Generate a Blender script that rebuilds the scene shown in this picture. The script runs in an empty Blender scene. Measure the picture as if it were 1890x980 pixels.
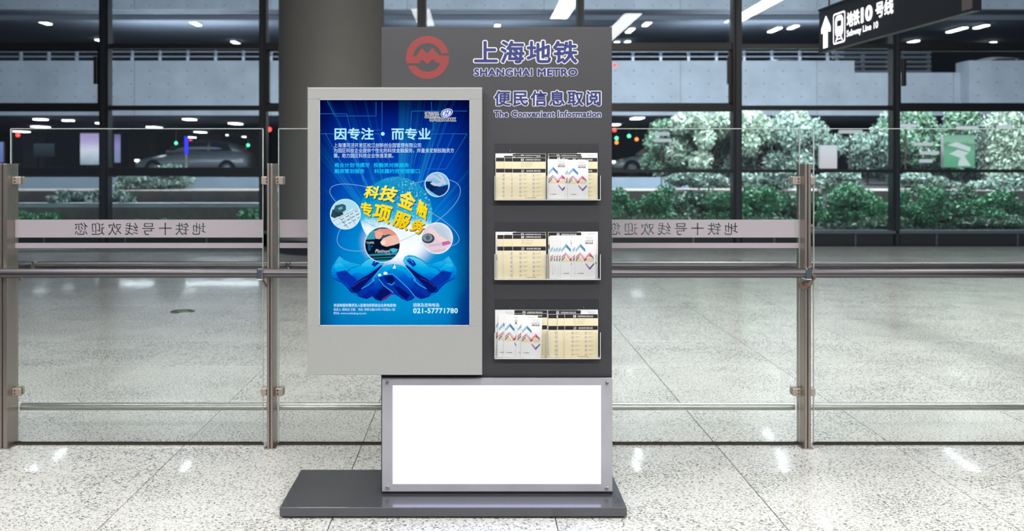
import bpy, bmesh, math, random
import numpy as np
from mathutils import Vector, Matrix
from mathutils.geometry import tessellate_polygon

S = bpy.context.scene
COL = S.collection
PI = math.pi
F, CU, CV, EYE = 1890.0, 878.0, 300.0, 1.45

# ------------------------------------------------------------------ camera
cd = bpy.data.cameras.new('camera')
cam = bpy.data.objects.new('camera', cd)
COL.objects.link(cam)
cam.location = (0, 0, EYE)
cam.rotation_euler = (PI / 2, 0, 0)
cd.sensor_width = 36
cd.lens = 36
cd.shift_x = 67 / 1890
cd.shift_y = -190 / 1890
cd.clip_end = 300
cd.dof.use_dof = True
cd.dof.focus_distance = 4.45
cd.dof.aperture_fstop = 3.4
S.camera = cam

# ------------------------------------------------------------------ world, exposure
w = bpy.data.worlds.new('night')
S.world = w
w.use_nodes = True
w.node_tree.nodes['Background'].inputs[0].default_value = (0.22, 0.27, 0.36, 1)
w.node_tree.nodes['Background'].inputs[1].default_value = 0.45
vs = S.view_settings
vs.view_transform = 'Standard'
vs.look = 'None'
vs.gamma = 1
vs.exposure = 0.0
S.cycles.transparent_max_bounces = 24
S.cycles.max_bounces = 8


# ------------------------------------------------------------------ lamps of the hall and forecourt, and added fill lights under the road decks
def area(name, loc, sx, sy, power, col=(1, 1, 1), rot=(0, 0, 0)):
    l = bpy.data.lights.new(name, 'AREA')
    l.shape = 'RECTANGLE'
    l.size, l.size_y, l.energy, l.color = sx, sy, power, col
    o = bpy.data.objects.new(name, l)
    COL.objects.link(o)
    o.location, o.rotation_euler = loc, rot
    return o


WARM = (1.0, 0.985, 0.95)
area('hall_lamp', (-3.4, 2.4, 5.6), .5, 7, 215, WARM)
area('hall_lamp', (0.4, 0.9, 5.6), .5, 7, 215, WARM)
area('hall_lamp', (4.4, 4.0, 5.6), .5, 7, 200, WARM)
area('hall_lamp', (7.6, 8.6, 5.6), .5, 6, 330, WARM)
area('hall_lamp', (-1.5, 6.6, 5.6), .5, 3.5, 70, WARM)
area('hall_lamp', (2.4, 8.2, 5.6), .5, 3.5, 230, WARM)
area('hall_lamp_back', (0.5, -3.5, 4.6), 9, .6, 450, WARM, (math.radians(62), 0, 0))
for lx, ly, pw in ((-12, 22.5, 420), (-5.5, 22.5, 650), (1.5, 22.5, 900), (6, 22.0, 950), (11, 22.0, 1150)):
    area('forecourt_lamp', (lx, ly, 5.9), 3.0, .5, pw, (.93, .97, 1.0), (math.radians(32), 0, 0))
# narrow canopy lamps over the forecourt, running in depth; the polished floor mirrors them
for fu, fv in ((110, 838), (55, 871), (343, 861), (1179, 837), (1174, 858), (1442, 842), (1446, 864), (1418, 803), (1752, 834), (1770, 847), (1796, 865), (1521, 963)):
    fd = 1890 * 7.25 / (fv - 300)
    area('canopy_lamp', ((fu - 878) * fd / 1890, fd, 5.8), .13, .8, 14, (.95, .98, 1.0))
for lx, pw in ((-10, 240), (0, 150), (10, 240)):
    area('deck_fill_light', (lx, 36, 2.8), 5, .4, pw, (.9, .96, 1.0))  # fill light added under the lower deck to lighten the parked cars
    area('deck_fill_light', (lx, 36, 4.6), 5, .6, pw * 1.3, (.85, .93, 1.0), (PI, 0, 0))  # upward fill light added to lighten the upper soffit


# ------------------------------------------------------------------ materials
def lin(c):
    return tuple(((x / 255) / 12.92 if x / 255 <= .04045 else ((x / 255 + .055) / 1.055) ** 2.4) for x in c)


def mat(name, rgb, rough=.5, metal=0., emit=0., spec=.5, coat=0., bump=None, noise=None):
    """rgb is sRGB 0-255; noise=(scale, strength) mottles the colour; bump=(scale, strength)"""
    m = bpy.data.materials.new(name)
    m.use_nodes = True
    nt = m.node_tree
    b = nt.nodes['Principled BSDF']
    c = lin(rgb)
    b.inputs['Base Color'].default_value = (*c, 1)
    b.inputs['Roughness'].default_value = rough
    b.inputs['Metallic'].default_value = metal
    b.inputs['Specular IOR Level'].default_value = spec
    b.inputs['Coat Weight'].default_value = coat
    if emit:
        b.inputs['Base Color'].default_value = (0, 0, 0, 1)
        b.inputs['Specular IOR Level'].default_value = 0
        b.inputs['Emission Color'].default_value = (*c, 1)
        b.inputs['Emission Strength'].default_value = emit
    if noise or bump:
        tc = nt.nodes.new('ShaderNodeTexCoord')
    if noise:
        n = nt.nodes.new('ShaderNodeTexNoise')
        n.inputs['Scale'].default_value = noise[0]
        n.inputs['Detail'].default_value = 4
        nt.links.new(tc.outputs['Object'], n.inputs['Vector'])
        r = nt.nodes.new('ShaderNodeMapRange')
        r.inputs[1].default_value, r.inputs[2].default_value = .3, .7
        r.inputs[3].default_value, r.inputs[4].default_value = 1 - noise[1], 1 + noise[1]
        nt.links.new(n.outputs[0], r.inputs[0])
        v = nt.nodes.new('ShaderNodeVectorMath')
        v.operation = 'SCALE'
        v.inputs[0].default_value = c
        nt.links.new(r.outputs[0], v.inputs['Scale'])
        nt.links.new(v.outputs[0], b.inputs['Base Color'])
    if bump:
        n2 = nt.nodes.new('ShaderNodeTexNoise')
        n2.inputs['Scale'].default_value = bump[0]
        nt.links.new(tc.outputs['Object'], n2.inputs['Vector'])
        bp = nt.nodes.new('ShaderNodeBump')
        bp.inputs['Strength'].default_value = bump[1]
        bp.inputs['Distance'].default_value = .002
        nt.links.new(n2.outputs[0], bp.inputs['Height'])
        nt.links.new(bp.outputs[0], b.inputs['Normal'])
    return m


class G:
    """small shader-graph builder"""
    def __init__(s, m):
        s.t = m.node_tree
        s.n = m.node_tree.nodes
        s.b = s.n.get('Principled BSDF')

    def put(s, x, sock):
        if isinstance(x, bpy.types.NodeSocket):
            s.t.links.new(x, sock)
        else:
            sock.default_value = x

    def m(s, op, a, b=0., c=0., clamp=False):
        n = s.n.new('ShaderNodeMath')
        n.operation, n.use_clamp = op, clamp
        for i, x in enumerate((a, b, c)):
            s.put(x, n.inputs[i])
        return n.outputs[0]

    def coord(s, which='Object'):
        tc = s.n.new('ShaderNodeTexCoord')
        sp = s.n.new('ShaderNodeSeparateXYZ')
        s.t.links.new(tc.outputs[which], sp.inputs[0])
        return tc.outputs[which], sp.outputs[0], sp.outputs[1], sp.outputs[2]

    def noise(s, vec, scale, detail=2., rough=.5, dim='3D'):
        n = s.n.new('ShaderNodeTexNoise')
        n.noise_dimensions = dim
        if dim == '1D':
            s.put(vec, n.inputs['W'])
        else:
            s.put(vec, n.inputs['Vector'])
        n.inputs['Scale'].default_value = scale
        n.inputs['Detail'].default_value = detail
        n.inputs['Roughness'].default_value = rough
        return n.outputs[0]

    def ramp(s, x, stops):
        n = s.n.new('ShaderNodeValToRGB')
        e = n.color_ramp.elements
        while len(e) < len(stops):
            e.new(.5)
        for i, (p, c) in enumerate(stops):
            e[i].position = p
            e[i].color = (*lin(c), 1)
        s.put(x, n.inputs[0])
        return n.outputs[0]

    def step(s, x, a, b):
        n = s.n.new('ShaderNodeMapRange')
        n.interpolation_type = 'SMOOTHSTEP'
        s.put(x, n.inputs[0])
        n.inputs[1].default_value, n.inputs[2].default_value = a, b
        return n.outputs[0]

    def mix(s, f, a, b, mode='MIX'):
        n = s.n.new('ShaderNodeMix')
        n.data_type, n.blend_type = 'RGBA', mode
        s.put(f, n.inputs[0])
        for x, k in ((a, 6), (b, 7)):
            if isinstance(x, tuple):
                x = (*lin(x), 1)
            s.put(x, n.inputs[k])
        return n.outputs[2]


def granite():
    m = mat('granite', (205, 206, 204), .17)
    g = G(m)
    vec, x, y, z = g.coord()
    oi = g.n.new('ShaderNodeObjectInfo')
    off = g.n.new('ShaderNodeVectorMath')
    off.operation = 'ADD'
    g.t.links.new(oi.outputs['Location'], off.inputs[0])
    g.t.links.new(vec, off.inputs[1])
    rn = g.n.new('ShaderNodeVectorMath')
    rn.operation = 'ADD'
    g.t.links.new(off.outputs[0], rn.inputs[0])
    cmb = g.n.new('ShaderNodeCombineXYZ')
    g.t.links.new(g.m('MULTIPLY', oi.outputs['Random'], 37.), cmb.inputs[2])
    g.t.links.new(cmb.outputs[0], rn.inputs[1])
    v = rn.outputs[0]
    n1 = g.noise(v, 84, 4, .66)
    n2 = g.noise(v, 190, 3, .6)
    n3 = g.noise(v, 2.2, 3, .5)
    s1 = g.m('MULTIPLY_ADD', n3, .10, g.m('MULTIPLY_ADD', n2, .35, g.m('MULTIPLY', n1, .65)))
    c = g.ramp(s1, [(.0, (60, 60, 62)), (.45, (70, 70, 72)), (.485, (150, 150, 148)), (.53, (218, 218, 214)),
                    (.60, (240, 240, 236)), (.70, (214, 212, 208))])
    g.t.links.new(c, g.b.inputs['Base Color'])
    g.b.inputs['Roughness'].default_value = .24
    g.b.inputs['Coat Weight'].default_value = .16
    g.b.inputs['Coat Roughness'].default_value = .045
    return m


def glass(name, tint, refl=1.0, ior=1.45, rough=0.0, body=0.0):
    """thin architectural glass: clear with Fresnel reflection"""
    m = bpy.data.materials.new(name)
    m.use_nodes = True
    nt = m.node_tree
    nt.nodes.clear()
    out = nt.nodes.new('ShaderNodeOutputMaterial')
    tr = nt.nodes.new('ShaderNodeBsdfTransparent')
    tr.inputs[0].default_value = (*tint, 1)
    gl = nt.nodes.new('ShaderNodeBsdfGlossy')
    gl.inputs[0].default_value = (refl, refl, refl, 1)
    gl.inputs[1].default_value = rough
    fr = nt.nodes.new('ShaderNodeFresnel')
    fr.inputs[0].default_value = ior
    mx = nt.nodes.new('ShaderNodeMixShader')
    nt.links.new(fr.outputs[0], mx.inputs[0])
    nt.links.new(tr.outputs[0], mx.inputs[1])
    nt.links.new(gl.outputs[0], mx.inputs[2])
    last = mx.outputs[0]
    if body:
        df = nt.nodes.new('ShaderNodeBsdfDiffuse')
        df.inputs[0].default_value = (.9, .92, .92, 1)
        m2 = nt.nodes.new('ShaderNodeMixShader')
        m2.inputs[0].default_value = body
        nt.links.new(last, m2.inputs[1])
        nt.links.new(df.outputs[0], m2.inputs[2])
        last = m2.outputs[0]
    nt.links.new(last, out.inputs[0])
    return m


def brushed(name, rgb, rough=.3, axis=0):
    m = mat(name, rgb, rough, 1.0)
    g = G(m)
    vec, x, y, z = g.coord()
    mp = g.n.new('ShaderNodeMapping')
    sc = [400, 400, 400]
    sc[axis] = 4
    mp.inputs['Scale'].default_value = sc
    g.t.links.new(vec, mp.inputs[0])
    n = g.noise(mp.outputs[0], 1.0, 2)
    g.t.links.new(g.m('MULTIPLY_ADD', n, .25, rough - .1), g.b.inputs['Roughness'])
    return m


def concrete(name, rgb, sx=.6, sz=.42):
    """poured concrete with the shallow tie holes and pour joints of its formwork"""
    m = mat(name, rgb, .8)
    g = G(m)
    vec, x, y, z = g.coord()
    fx = g.m('SUBTRACT', g.m('FRACT', g.m('DIVIDE', x, sx)), .5)
    fz = g.m('SUBTRACT', g.m('FRACT', g.m('DIVIDE', z, sz)), .5)
    r = g.m('SQRT', g.m('ADD', g.m('POWER', g.m('MULTIPLY', fx, sx), 2.), g.m('POWER', g.m('MULTIPLY', fz, sz), 2.)))
    hole = g.m('SUBTRACT', 1., g.step(r, .022, .034))
    j = g.m('ABSOLUTE', g.m('SUBTRACT', g.m('FRACT', g.m('DIVIDE', x, 4.4)), .5))
    joint = g.m('SUBTRACT', 1., g.step(j, .003, .006))
    n = g.noise(vec, .8, 5, .6)
    base = g.ramp(n, [(.3, tuple(int(k * .88) for k in rgb)), (.7, rgb)])
    dark = tuple(int(k * .66) for k in rgb)
    c = g.mix(g.m('MULTIPLY', hole, .7), base, dark)
    c = g.mix(g.m('MULTIPLY', joint, .5), c, dark)
    g.t.links.new(c, g.b.inputs['Base Color'])
    return m


M = dict(
    granite=granite(),
    grout=mat('grout', (64, 60, 56), .8),
    board=mat('board_paint', (63, 62, 66), .45, bump=(900, .12), noise=(700, .10)),
    base=mat('base_paint', (70, 71, 76), .24, coat=.6, bump=(900, .06), noise=(700, .06)),
    silver=mat('silver_paint', (170, 170, 169), .5, noise=(420, .05), bump=(900, .1)),
    silver_edge=mat('silver_edge', (222, 222, 220), .4),
    cabinet=mat('cabinet_metal', (172, 172, 179), .4, .0, noise=(9, .06)),
    dark=mat('gap_and_shade', (20, 20, 30), .5),
    screw=mat('chrome', (225, 225, 225), .14, 1.0),
    lit=mat('lit_panel', (214, 216, 255), emit=2.3),
    steel=brushed('brushed_steel', (170, 160, 152), .38, 2),
    clamp=mat('clamp_steel', (186, 174, 164), .4, .6),
    steel_dark=mat('steel_groove', (70, 66, 62), .5, .6),
    tube=brushed('polished_tube', (108, 105, 109), .36, 0),
    tube_low=brushed('satin_tube', (205, 205, 198), .3, 0),
    pane=glass('barrier_glass', (.955, .975, .965)),
    pane_edge=mat('glass_edge', (196, 206, 200), .2),
    facade_glass=glass('facade_glass', (.93, .96, .98), .8),
    acrylic=glass('clear_acrylic', (.99, .995, .995), .8, 1.35, .02, .0),
    acrylic_edge=mat('acrylic_edge', (232, 232, 228), .2),
    film=mat('frosted_film', (232, 214, 224), .7),
    red=mat('red_vinyl', (150, 54, 54), .5, noise=(500, .08)),
    blue=mat('blue_vinyl', (36, 44, 120), .45, noise=(500, .06)),
    white=mat('white_vinyl', (240, 240, 242), .5),
    black=mat('black_frame', (17, 19, 22), .35),
    blackside=mat('black_frame_side', (30, 36, 44), .4),
    sill=mat('sill_metal', (120, 128, 138), .35, .6),
    dado=mat('dado_stone', (30, 29, 30), .4),
    column=mat('column_plaster', (130, 127, 121), .62, noise=(3, .03)),
    skirt=mat('column_skirt', (38, 38, 40), .3),
    ceiling=mat('ceiling_paint', (70, 72, 76), .7),
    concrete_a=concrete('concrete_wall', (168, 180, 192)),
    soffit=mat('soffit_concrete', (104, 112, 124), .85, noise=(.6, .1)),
    asphalt=mat('asphalt', (70, 70, 72), .75, noise=(3, .15)),
    kerb=mat('kerb_stone', (214, 224, 236), .7, noise=(4, .08)),
    brown=mat('brown_granite', (146, 138, 134), .7, noise=(6, .15)),
    soil=mat('soil', (58, 52, 48), .95, noise=(5, .3)),
    paleblue=mat('painted_wall', (120, 138, 154), .7, noise=(2, .07)),
    backdark=mat('dark_brown_wall', (46, 40, 38), .9, noise=(.5, .25)),
    pillar=mat('pillar_plaster', (92, 80, 74), .85),
    rail=mat('galvanised_rail', (150, 158, 172), .45, .5),
    bark=mat('bark', (74, 62, 52), .9, noise=(20, .3)),
    pale_bark=mat('pale_bark', (190, 194, 192), .8, noise=(14, .25)),
    tube_lamp=mat('lamp_tube', (244, 250, 250), emit=7),
    lamp_body=mat('lamp_body', (150, 150, 148), .5),
    lamp_red=mat('red_lens', (255, 70, 60), emit=4),
    lamp_green=mat('green_lens', (90, 255, 170), emit=3.5),
    lamp_orange=mat('orange_lens', (255, 130, 60), emit=3.5),
    lamp_blue=mat('blue_tube', (60, 60, 235), emit=1.6),
    signblack=mat('sign_black', (19, 22, 26), .3),
    signgrey=mat('sign_end_profile', (104, 98, 96), .35, .5),
    signlit=mat('sign_lit', (250, 250, 255), emit=1.8),
    signblue=mat('sign_lit_line', (150, 155, 215), emit=.9),
    cream=mat('cream_paper', (250, 238, 202), .6),
    cream_line=mat('cream_print', (186, 170, 126), .6),
    paper=mat('white_paper', (250, 249, 250), .55),
    ink=mat('black_ink', (30, 28, 26), .55),
    greyink=mat('grey_ink', (150, 150, 152), .6),
    ringink=mat('ring_ink', (214, 160, 140), .6),
    c_lblue=mat('ink_light_blue', (150, 196, 222), .55), c_blue=mat('ink_blue', (72, 132, 186), .55),
    c_red=mat('ink_red', (190, 52, 60), .55), c_lav=mat('ink_lavender', (214, 200, 226), .55),
    c_org=mat('ink_orange', (240, 164, 124), .55), c_pink=mat('ink_pink', (232, 160, 190), .55),
    c_crim=mat('ink_crimson', (206, 76, 108), .55), c_green=mat('ink_green', (40, 118, 98), .55),
    c_mint=mat('ink_mint', (160, 220, 190), .55), c_cream=mat('ink_cream', (240, 226, 178), .55),
    c_pur=mat('ink_purple', (176, 116, 196), .55), c_dpur=mat('ink_dark_purple', (98, 68, 138), .55),
    carpaint=mat('car_silver', (182, 192, 202), .35, .3, coat=.4),
    carwhite=mat('car_white', (196, 206, 216), .3, .1, coat=.5),
    carblue=mat('car_blue', (70, 92, 128), .3, .2, coat=.5),
    carglass=mat('car_glass', (18, 20, 22), .12),
    tyre=mat('tyre', (20, 20, 21), .8),
    headlamp=mat('headlamp', (255, 255, 250), emit=4),
    grille=mat('louvre_metal', (78, 86, 94), .6),
    cast=mat('cast_metal', (70, 80, 78), .35, .7),
    strap=mat('woven_strap', (118, 102, 90), .7),
)


# ------------------------------------------------------------------ mesh helpers
def W(u, v, d):
    return Vector(((u - CU) * d / F, d, EYE - (v - CV) * d / F))


class MB:
    """collects shapes into ONE mesh object"""
    def __init__(s):
        s.v, s.f, s.mi, s.mats, s.sm = [], [], [], [], []

    def _m(s, m):
        if isinstance(m, str):
            m = M[m]
        if m not in s.mats:
            s.mats.append(m)
        return s.mats.index(m)

    def add(s, vs, fs, m, smooth=False):
        o = len(s.v)
        s.v += [tuple(p) for p in vs]
        k = s._m(m)
        for f in fs:
            s.f.append(tuple(i + o for i in f))
            s.mi.append(k)
            s.sm.append(smooth)
        return s

    def box(s, a, b, m, faces=None):
        """axis box from corner a to b; faces = {side index: material}: 0 bottom 1 top 2 front(-y) 3 right 4 back 5 left"""
        x0, y0, z0 = [min(p, q) for p, q in zip(a, b)]
        x1, y1, z1 = [max(p, q) for p, q in zip(a, b)]
        vs = [(x0, y0, z0), (x1, y0, z0), (x1, y1, z0), (x0, y1, z0), (x0, y0, z1), (x1, y0, z1), (x1, y1, z1), (x0, y1, z1)]
        fs = [(3, 2, 1, 0), (4, 5, 6, 7), (0, 1, 5, 4), (1, 2, 6, 5), (2, 3, 7, 6), (3, 0, 4, 7)]
        for i, f in enumerate(fs):
            s.add(vs, [f], (faces or {}).get(i, m))
        return s

    def bbox(s, a, b, m, r=.004, seg=2):
        """bevelled box"""
        bm = bmesh.new()
        bmesh.ops.create_cube(bm, size=1)
        c = [(p + q) / 2 for p, q in zip(a, b)]
        d = [abs(q - p) for p, q in zip(a, b)]
        for v in bm.verts:
            v.co = Vector((c[i] + v.co[i] * d[i] for i in range(3)))
        bmesh.ops.bevel(bm, geom=bm.edges[:], offset=min(r, min(d) * .45), segments=seg, affect='EDGES', profile=.5)
        bm.verts.index_update()
        s.add([v.co[:] for v in bm.verts], [[v.index for v in f.verts] for f in bm.faces], m)
        bm.free()
        return s

    def tube(s, p0, p1, r, m, n=16, r1=None, cap=True):
        p0, p1 = Vector(p0), Vector(p1)
        r1 = r if r1 is None else r1
        q = (p1 - p0).to_track_quat('Z', 'Y')
        vs = []
        for p, rr in ((p0, r), (p1, r1)):
            for i in range(n):
                a = 2 * PI * i / n
                vs.append(p + q @ Vector((rr * math.cos(a), rr * math.sin(a), 0)))
        s.add(vs, [(i, (i + 1) % n, n + (i + 1) % n, n + i) for i in range(n)], m, True)
        if cap:
            s.add(vs, [tuple(range(n))[::-1], tuple(range(n, 2 * n))], m)
        return s

    def path(s, pts, r, m, n=8):
        for a, b in zip(pts, pts[1:]):
            s.tube(a, b, r, m, n)
        return s

    def lathe(s, prof, c, m, n=24, axis='z'):
        c = Vector(c)
        vs = []
        for rr, h in prof:
            for i in range(n):
                a = 2 * PI * i / n
                if axis == 'z':
                    vs.append(c + Vector((rr * math.cos(a), rr * math.sin(a), h)))
                else:   # along -y
                    vs.append(c + Vector((rr * math.cos(a), -h, rr * math.sin(a))))
        fs = []
        for k in range(len(prof) - 1):
            fs += [(k * n + i, k * n + (i + 1) % n, (k + 1) * n + (i + 1) % n, (k + 1) * n + i) for i in range(n)]
        s.add(vs, fs, m, True)
        s.add(vs, [tuple(range(n))[::-1], tuple(range((len(prof) - 1) * n, len(prof) * n))], m)
        return s

    def poly(s, pts, m, holes=()):
        """flat polygon (list of 3D points), concave allowed"""
        loops = [[Vector(p) for p in pts]] + [[Vector(p) for p in h] for h in holes]
        flat = [p for l in loops for p in l]
        s.add(flat, [t for t in tessellate_polygon(loops)], m)
        return s

    def prism(s, pts, depth, m):
        """polygon in the xz plane pushed back by depth along +y"""
        n = len(pts)
        s.poly(pts, m)
        bk = [(p[0], p[1] + depth, p[2]) for p in pts]
        s.poly(bk, m)
        s.add(list(pts) + bk, [(i, (i + 1) % n, n + (i + 1) % n, n + i) for i in range(n)], m)
        return s

    def build(s, name, parent=None, origin=None):
        me = bpy.data.meshes.new(name)
        o0 = Vector(origin) if origin is not None else Vector((0, 0, 0))
        me.from_pydata([tuple(Vector(p) - o0) for p in s.v], [], s.f)
        for m in s.mats:
            me.materials.append(m)
        me.polygons.foreach_set('material_index', s.mi)
        me.polygons.foreach_set('use_smooth', s.sm)
        bm = bmesh.new()
        bm.from_mesh(me)
        if len(bm.faces) < 40000 and not getattr(s, 'keep', False):
            bmesh.ops.recalc_face_normals(bm, faces=bm.faces[:])
        bm.to_mesh(me)
        bm.free()
        me.update()
        o = bpy.data.objects.new(name, me)
        COL.objects.link(o)
        o.location = o0
        if parent is not None:
            o.parent = parent
            o.matrix_parent_inverse = parent_mat(parent).inverted()
        return o


def parent_mat(p):
    m = p.matrix_basis.copy()
    if p.parent is not None:
        m = parent_mat(p.parent) @ p.matrix_parent_inverse @ m
    return m


def tag(o, label=None, cat=None, group=None, kind=None):
    if label:
        o['label'] = label
    if cat:
        o['category'] = cat
    if group:
        o['group'] = group
    if kind:
        o['kind'] = kind
    return o


def empty(name, loc=(0, 0, 0)):
    o = bpy.data.objects.new(name, None)
    COL.objects.link(o)
    o.location = loc
    o.empty_display_size = .1
    return o


def copy_tree(o, parent=None):
    c = o.copy()
    COL.objects.link(c)
    c.parent = parent
    for ch in [x for x in COL.objects if x.parent == o]:
        copy_tree(ch, c)
    return c


# ------------------------------------------------------------------ lettering (built-in font, turned into meshes)
_tc = {}


def glyphs(body, offset=0., spacing=1., res=3):
    """outline of the words in font units; offset > 0 makes every stroke bolder by a rounded ribbon along its contour"""
    key = (body, offset, spacing)
    if key in _tc:
        return _tc[key]
    if offset:
        co, fs = glyphs(body, 0., spacing)
        cnt = {}
        for f in fs:
            for i in range(len(f)):
                k = (f[i], f[(i + 1) % len(f)])
                kk = (min(k), max(k))
                cnt[kk] = cnt.get(kk, 0) + 1
        V, Fs = [tuple(p) for p in co], list(fs)
        seen = set()
        for (i, j), c in cnt.items():
            if c != 1:
                continue
            p, q = co[i], co[j]
            d = q - p
            L = float(np.hypot(*d))
            if L < 1e-6:
                continue
            n = np.array([-d[1], d[0]]) / L * offset
            o = len(V)
            V += [tuple(p + n), tuple(q + n), tuple(q - n), tuple(p - n)]
            Fs.append((o, o + 1, o + 2, o + 3))
            for v in (i, j):
                kx = (round(float(co[v][0]), 4), round(float(co[v][1]), 4))
                if kx in seen:
                    continue
                seen.add(kx)
                o = len(V)
                V += [tuple(co[v] + offset * np.array([math.cos(a), math.sin(a)])) for a in [2 * PI * t / 6 for t in range(6)]]
                Fs.append(tuple(range(o, o + 6)))
        _tc[key] = (np.array(V), Fs)
        return _tc[key]
    c = bpy.data.curves.new('lettering', 'FONT')
    c.body, c.size, c.space_character = body, 1, spacing
    c.resolution_u = res
    o = bpy.data.objects.new('lettering', c)
    COL.objects.link(o)
    bpy.context.view_layer.update()
    me = bpy.data.meshes.new_from_object(o)
    bm = bmesh.new()
    bm.from_mesh(me)
    bmesh.ops.remove_doubles(bm, verts=bm.verts[:], dist=1e-5)
    bm.verts.index_update()
    co = np.array([v.co.xy[:] for v in bm.verts])
    fs = [tuple(v.index for v in f.verts) for f in bm.faces]
    bm.free()
    bpy.data.objects.remove(o)
    bpy.data.curves.remove(c)
    bpy.data.meshes.remove(me)
    _tc[key] = (co, fs)
    return _tc[key]


def letter(mb, body, box, m, place, offset=0., rot=0., shear=0., spacing=1., grow=0.):
    """adds the words to mb so that their plain outline fills box=(x0,x1,y0,y1) (y down); place(x, y) gives the 3D point.
    offset makes strokes bolder; grow adds that much to the offset without changing the fit"""
    co, fs = glyphs(body, offset, spacing)
    r = math.radians(rot)
    R = np.array([[math.cos(r), -math.sin(r)], [math.sin(r), math.cos(r)]])
    Sh = np.array([[1, shear], [0, 1]])
    T = R @ Sh
    p = co @ T.T
    lo, hi = p.min(0), p.max(0)
    if grow:
        co, fs = glyphs(body, offset + grow, spacing)
        p = co @ T.T
    x0, x1, y0, y1 = box
    q = (p - lo) / (hi - lo)
    vs = [place(x0 + a * (x1 - x0), y1 - b * (y1 - y0)) for a, b in q]
    if offset + grow:      # contour ribbons overlap each other: keep them a few microns apart
        nb = len(glyphs(body, 0., spacing)[0])
        for k, f in enumerate(fs):
            if f[0] >= nb:
                for i in f:
                    x_, y_, z_ = vs[i]
                    vs[i] = (x_, y_ - 6e-6 * (1 + k % 17), z_)
    mb.add(vs, fs, m)
    return mb


def pxplace(d):
    return lambda u, v: W(u, v, d)


def circ(cx, cy, r, n=32, ry=None, a0=0, a1=360):
    ry = r if ry is None else ry
    full = (a1 - a0) >= 360
    k = n if full else n + 1
    return [(cx + r * math.cos(math.radians(a0 + (a1 - a0) * i / n)), cy + ry * math.sin(math.radians(a0 + (a1 - a0) * i / n))) for i in range(k)]


def flat(mb, pts, m, d, holes=()):
    return mb.poly([W(u, v, d) for u, v in pts], m, [[W(u, v, d) for u, v in h] for h in holes])


def line2d(mb, pts, wd, m, d):
    for (x0, y0), (x1, y1) in zip(pts, pts[1:]):
        L = math.hypot(x1 - x0, y1 - y0) or 1
        nx, ny = -(y1 - y0) / L * wd / 2, (x1 - x0) / L * wd / 2
        flat(mb, [(x0 + nx, y0 + ny), (x1 + nx, y1 + ny), (x1 - nx, y1 - ny), (x0 - nx, y0 - ny)], m, d)
    return mb


# ================================================================== FLOOR: granite tiles with recessed joints
floor = MB().box((-12, 1.0, -.12), (13, 17.82, -.004), 'grout').build('floor')
tag(floor, kind='structure')
TX, TY0, TPY = .91, 4.165 - 1.04 * 3, 1.04
tm = MB().bbox((-TX / 2 + .0021, -TPY / 2 + .0021, -.012), (TX / 2 - .0021, TPY / 2 - .0021, 0), 'granite', .0012, 1).build('tile', floor)
first = True
for r in range(0, 17):
    yc = TY0 + (r + .5) * TPY
    y1 = yc + TPY / 2
    if y1 < 3.6 or yc > 17.4:
        continue
    for k in range(-12, 14):
        xc = -1.495 + (k + .5) * TX
        u0 = CU + F * (xc - TX / 2) / y1
        u1 = CU + F * (xc + TX / 2) / y1
        if u1 < -60 or u0 > 1950:
            continue
        t = tm if first else tm.copy()
        if not first:
            COL.objects.link(t)
            t.parent = floor
        t.location = (xc, yc, 0)
        first = False
last_y = TY0 + 16 * TPY
# a small round brass-and-glass floor light, oval seen from the side (337, 575)
p = W(337, 575, F * EYE / 275)
fl = empty('floor_light', (p.x, p.y, 0))
MB().lathe([(.115, -.001), (.115, .006), (.098, .009), (.094, .004)], (p.x, p.y, 0), 'steel', 32).build('rim', fl)
MB().lathe([(.094, .0), (.094, .005), (.05, .007)], (p.x, p.y, 0), mat('lens_green', (90, 128, 112), .1), 28).build('lens', fl)
tag(fl, 'small round floor light with a green lens and metal rim set in the granite', 'floor light')

# ================================================================== CEILING (above the frame)
tag(MB().box((-14, -6, 7.4), (15, 18.2, 7.6), 'ceiling').build('ceiling'), kind='structure')

# ================================================================== FACADE
FY = 18.0


def fx(u):
    return (u - CU) * FY / F


def fz(v):
    return EYE - (v - CV) * FY / F


facade = empty('wall_front', (0, FY, 0))
tag(facade, kind='structure')
MULL = [-94, 197, 488, 779, 1070, 1357, 1648, 1939]
for i, u in enumerate(MULL):
    hw = .078 if i % 2 else .062
    x = fx(u)
    b = MB()
    b.box((x - hw, FY - .16, 0), (x + hw, FY + .06, 7.4), 'black')
    b.box((x - hw * .45, FY - .2, 0), (x + hw * .45, FY - .16, 7.4), 'blackside')
    b.build('mullion', facade)
MB().box((fx(MULL[0]), FY - .2, .215), (fx(MULL[-1]), FY + .12, .262), 'sill').build('sill', facade)
ks = -94 - 4
k = 0
u = 88 - 148 * 2
while u < 1960:
    MB().bbox((fx(u) + .006, FY - .16, 0), (fx(u + 148.5) - .022, FY - .1, .215), 'dado', .004, 1).build('dado_panel', facade)
    MB().box((fx(u + 148.5) - .020, FY - .155, 0), (fx(u + 148.5) + .004, FY - .11, .215), 'sill').build('joint_strip', facade)
    u += 148.5
TRL = [(86, 0), (199.5, 0), (317, 0)]
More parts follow.
